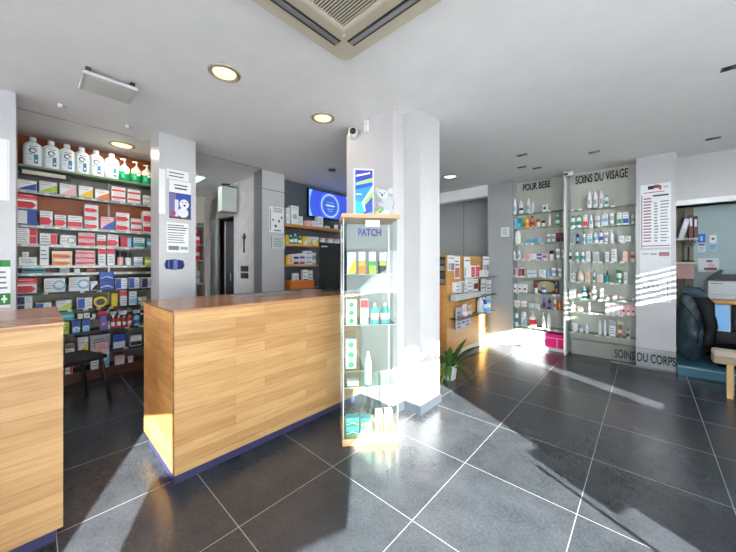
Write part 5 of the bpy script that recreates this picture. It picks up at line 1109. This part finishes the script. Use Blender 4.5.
# stool hidden under the jacket heap
# binder shelf
def ax(px, Y): return xy(px, Y)
YA = 5.80
t = empty('alcove_shelving', (0.38, 5.75, 0)); tag(t, 'narrow open shelving with binders between the grey panel and the teal wall', 'shelving')
x0, x1 = -0.12, 0.10
zsh = [zy(687, 238, 5.6), zy(687, 262, 5.6)]
for z in zsh: MB().box(x0, x1, -0.15, 0.145, z-0.022, z, mat((196, 186, 174), 0.5)).build('shelf', t)
MB().box(-0.02, -0.005, 0.125, 0.14, 0.6, 2.0, mat((40, 38, 38), 0.4)).build('pole', t)
def binder(x, z, w, h, c, lab, tilt):
    o = MB().box(-w/2, w/2, -0.1, 0.1, 0, h, mat(c, 0.5), 0.003).box(-w*0.3, w*0.3, -0.102, -0.1, h*0.5, h*0.85, mat((214, 216, 224), 0.6)).build('binder', loc=(x, 5.70, z+0.0012)); o.rotation_euler = (0, tilt, 0)
    tag(o, lab, 'binder', 'binders in the alcove')
binder(0.325, zsh[0]+0.001, 0.05, 0.25, (192, 194, 210), 'pale binder leaning on the alcove shelf', math.radians(14))
binder(0.415, zsh[0], 0.035, 0.29, (90, 34, 36), 'dark red binder upright on the alcove shelf', 0)
binder(0.455, zsh[0], 0.035, 0.27, (60, 40, 44), 'dark brown binder, nearest the teal wall', 0)
tag(MB().box(-0.09, 0.09, -0.08, 0.08, 0, 0.19, mat((170, 138, 134), 0.6), 0.004).build('storage_box', loc=(0.36, 5.76, zsh[1]-0.023-0.19)), 'pinkish box under the lower alcove shelf', 'box')
tag(MB().box(-0.05, 0.05, -0.05, 0.05, -0.23, -0.04, mat((170, 138, 134), 0.6)).build('tmp_box'), 'x', 'x')
bpy.data.objects.remove(bpy.data.objects['tmp_box'])
def desk_fan():
    t = empty('desk_fan', (0.395, 5.63, zsh[1]+0.001)); tag(t, 'black round-headed desk fan on the lower alcove shelf', 'fan')
    MB().lathe([(0.055, 0), (0.06, 0.008), (0.02, 0.02)], BLACK, seg=16).build('foot', t)
    MB().tube([(0, 0, 0.01), (0, 0, 0.19)], 0.008, BLACK, 8).build('stem', t)
    m = MB()
    for r_ in (0.06, 0.045, 0.03): m.tube([(r_*math.cos(k*PI/10), -0.03, 0.245+r_*math.sin(k*PI/10)) for k in range(21)], 0.002, BLACK, 5)
    for k in range(8): m.tube([(0, -0.033, 0.245), (0.06*math.cos(k*PI/4), -0.03, 0.245+0.06*math.sin(k*PI/4))], 0.0016, BLACK, 4)
    m.build('cage', t)
    m = MB()
    for k in range(4):
        a = k*PI/2; m.prism([(0.0, 0.245), (0.05*math.cos(a), 0.245+0.05*math.sin(a)), (0.05*math.cos(a+0.8), 0.245+0.05*math.sin(a+0.8))], 'y', -0.022, -0.018, mat((60, 62, 66), 0.4))
    m.build('blades', t)
desk_fan()
# papers on the teal wall
R = sheet_B('notice', 697.5, 705.5, 234, 242.5, 5.92, 'blue square notice on the teal alcove panel', 'notice', (40, 98, 176)); pr(R, [(0.35, 0.2, 0.65, 0.75, (150, 196, 232))])
R = sheet_B('notice', 698, 705.5, 243.5, 252, 5.92, 'white and blue paper below the blue square notice', 'notice', (214, 222, 230)); pr(R, [(0.05, 0.75, 0.9, 0.95, (40, 60, 90))]+rows(0.1, 0.9, 0.1, 0.65, 3))
R = sheet_B('notice', 709.5, 716.5, 235, 243, 5.92, 'small white pictogram notice right of the blue square notice', 'notice'); pr(R, [(0.3, 0.4, 0.7, 0.65, (60, 64, 70))])
R = sheet_B('notice', 708.5, 717, 243.5, 250.5, 5.92, 'pale blue notice under the small pictogram notice', 'notice', (150, 190, 220)); pr(R, rows(0.1, 0.9, 0.2, 0.8, 2))
pn_ = struct(MB().box(0.46, 3.0, 5.923, 5.96, 0, CZ, TEALW).build('wall_teal_panel'))
# shelf desk
YD = 5.35
dz = zy(720, 300, YD)
t = empty('desk', (0.48, YD, 0)); tag(t, 'wooden desk top carrying a grey printer in the alcove', 'desk')
x0d = xy(703.5, YD)-0.48
MB().box(x0d, 1.5, 0, 0.55, dz-0.045, dz, OAK_X, 0.003).build('top', t)
for x in (0.55, 1.4): MB().box(x, x+0.04, 0.02, 0.06, 0.1206, dz-0.045, mat((44, 40, 42), 0.5)).build('leg', t)
MB().box(0.30, 1.4, 0.30, 0.33, 0.25, dz-0.05, mat((40, 34, 36), 0.5)).build('back_panel', t)
t = empty('printer', ((xy(708, 5.42)+0.2), 5.60, dz+0.0006)); tag(t, 'light grey boxy printer on the wooden desk top', 'printer')
ph_ = zy(720, 281, 5.42)-dz
MB().box(-0.20, 0.35, -0.18, 0.15, 0, ph_, mat((178, 184, 190), 0.4), 0.01).build('body', t)
MB().box(-0.18, 0.33, -0.184, -0.18, ph_*0.25, ph_*0.27, mat((120, 124, 130))).box(-0.18, -0.08, -0.184, -0.18, ph_*0.84, ph_*0.88, mat((80, 84, 90))).build('trim', t)
t = empty('laptop', (0.66, 5.62, dz+ph_+0.0012), math.radians(-12)); tag(t, 'black device with raised lid lying on the grey printer', 'laptop')
MB().box(-0.10, 0.18, -0.11, 0.10, 0, 0.03, BLACK, 0.004).build('body', t)
MB().prism([(-0.10, 0.03), (-0.02, 0.03), (0.02, 0.12), (0.005, 0.13)], 'y', -0.10, 0.10, BLACK).box(0.0, 0.18, -0.08, 0.09, 0.03, 0.075, BLACK).build('lid', t)
# white printed sheet pinned near the jacket
R = sheet_B('notice', 698, 719, 258, 272, 5.86, 'white sheet with a pink drawing behind the printer', 'notice', (206, 212, 216)); pr(R, [(0.3, 0.15, 0.9, 0.3, (60, 50, 56)), (0.5, 0.3, 0.8, 0.6, (214, 150, 150)), (0.4, 0.7, 0.7, 0.85, (70, 90, 130))])
# blue screen under the desk
YL = 5.52
t = empty('screen', ((xy(711, YL)+xy(730.5, YL))/2, YL, 0)); tag(t, 'light blue lit screen in a white frame under the desk top', 'screen')
w = xy(730.5, YL)-xy(711, YL); z0, z1 = zy(720, 331, YL), zy(720, 304, YL)
MB().box(-w/2, w/2, -0.012, 0, z0, z1, mat((206, 214, 222), 0.4)).build('frame', t)
MB().box(-w/2+0.012, w/2-0.012, -0.0135, -0.012, z0+0.012, z1-0.012, mat((104, 164, 216), 0.3, emit=0.35)).build('display', t)
MB().box(-w/2-0.02, w/2+0.05, -0.02, 0.12, 0.1206, z0, mat((36, 34, 42), 0.5)).build('stand', t)
# dark clutter in front
t = empty('clothes_pile', (0.80, 5.26, 0.1206)); tag(t, 'pile of crumpled black clothes beside the padded jacket under the desk', 'clothes')
bm = bmesh.new(); bmesh.ops.create_icosphere(bm, subdivisions=4, radius=1)
for v in bm.verts:
    a = math.atan2(v.co.y, v.co.x); q = 1+0.10*math.sin(5*a+7*v.co.z)+0.07*math.sin(11*a-9*v.co.z)
    v.co = Vector((v.co.x*0.26*q, v.co.y*0.15*q, max(0.0, 0.12+v.co.z*0.15*q)))
for f in bm.faces: f.smooth = True
me = bpy.data.meshes.new('pile'); bm.to_mesh(me); bm.free(); me.materials.append(jm2); o = bpy.data.objects.new('pile', me); C.objects.link(o); o.parent = t
# bench with pale top
YN = 4.44
t = empty('bench', (0.575, YN, 0)); tag(t, 'small wooden bench with pale cushioned top at the right edge of the photo', 'bench')
bl = xy(713.5, YN)-0.575; zt = zy(714, 350, YN); zb = zy(714, 362.5, YN)
MB().box(bl, 0.55, -0.02, 0.16, zt-0.055, zt, mat((190, 178, 162), 0.6), 0.012).build('cushion', t)
MB().box(bl, 0.55, -0.02, 0.16, zb, zt-0.056, mat((160, 140, 116), 0.5), 0.004).build('frame', t)
lm = mat((216, 176, 118), 0.45)
for x, y in ((-0.012, 0.0), (0.48, 0.0), (0.01, 0.12), (0.48, 0.12)): MB().box(x, x+0.04, y, y+0.035, 0, zb, lm, 0.003).build('leg', t)
t = empty('toy_figure', (0.685, 4.55, zt+0.0005)); tag(t, 'small pale toy figure with blue and red base on the bench', 'toy')
MB().lathe([(0.022, 0), (0.028, 0.02), (0.024, 0.06)], mat((44, 60, 150), 0.5), seg=12).build('base', t)
MB().lathe([(0.02, 0.06), (0.026, 0.09), (0.014, 0.13), (0.02, 0.15), (0.018, 0.18), (0.004, 0.19)], mat((226, 206, 180), 0.5), seg=12).build('body', t)
MB().lathe([(0.026, 0.035), (0.0285, 0.05), (0.026, 0.06)], mat((206, 50, 80), 0.5), seg=12).build('band', t)
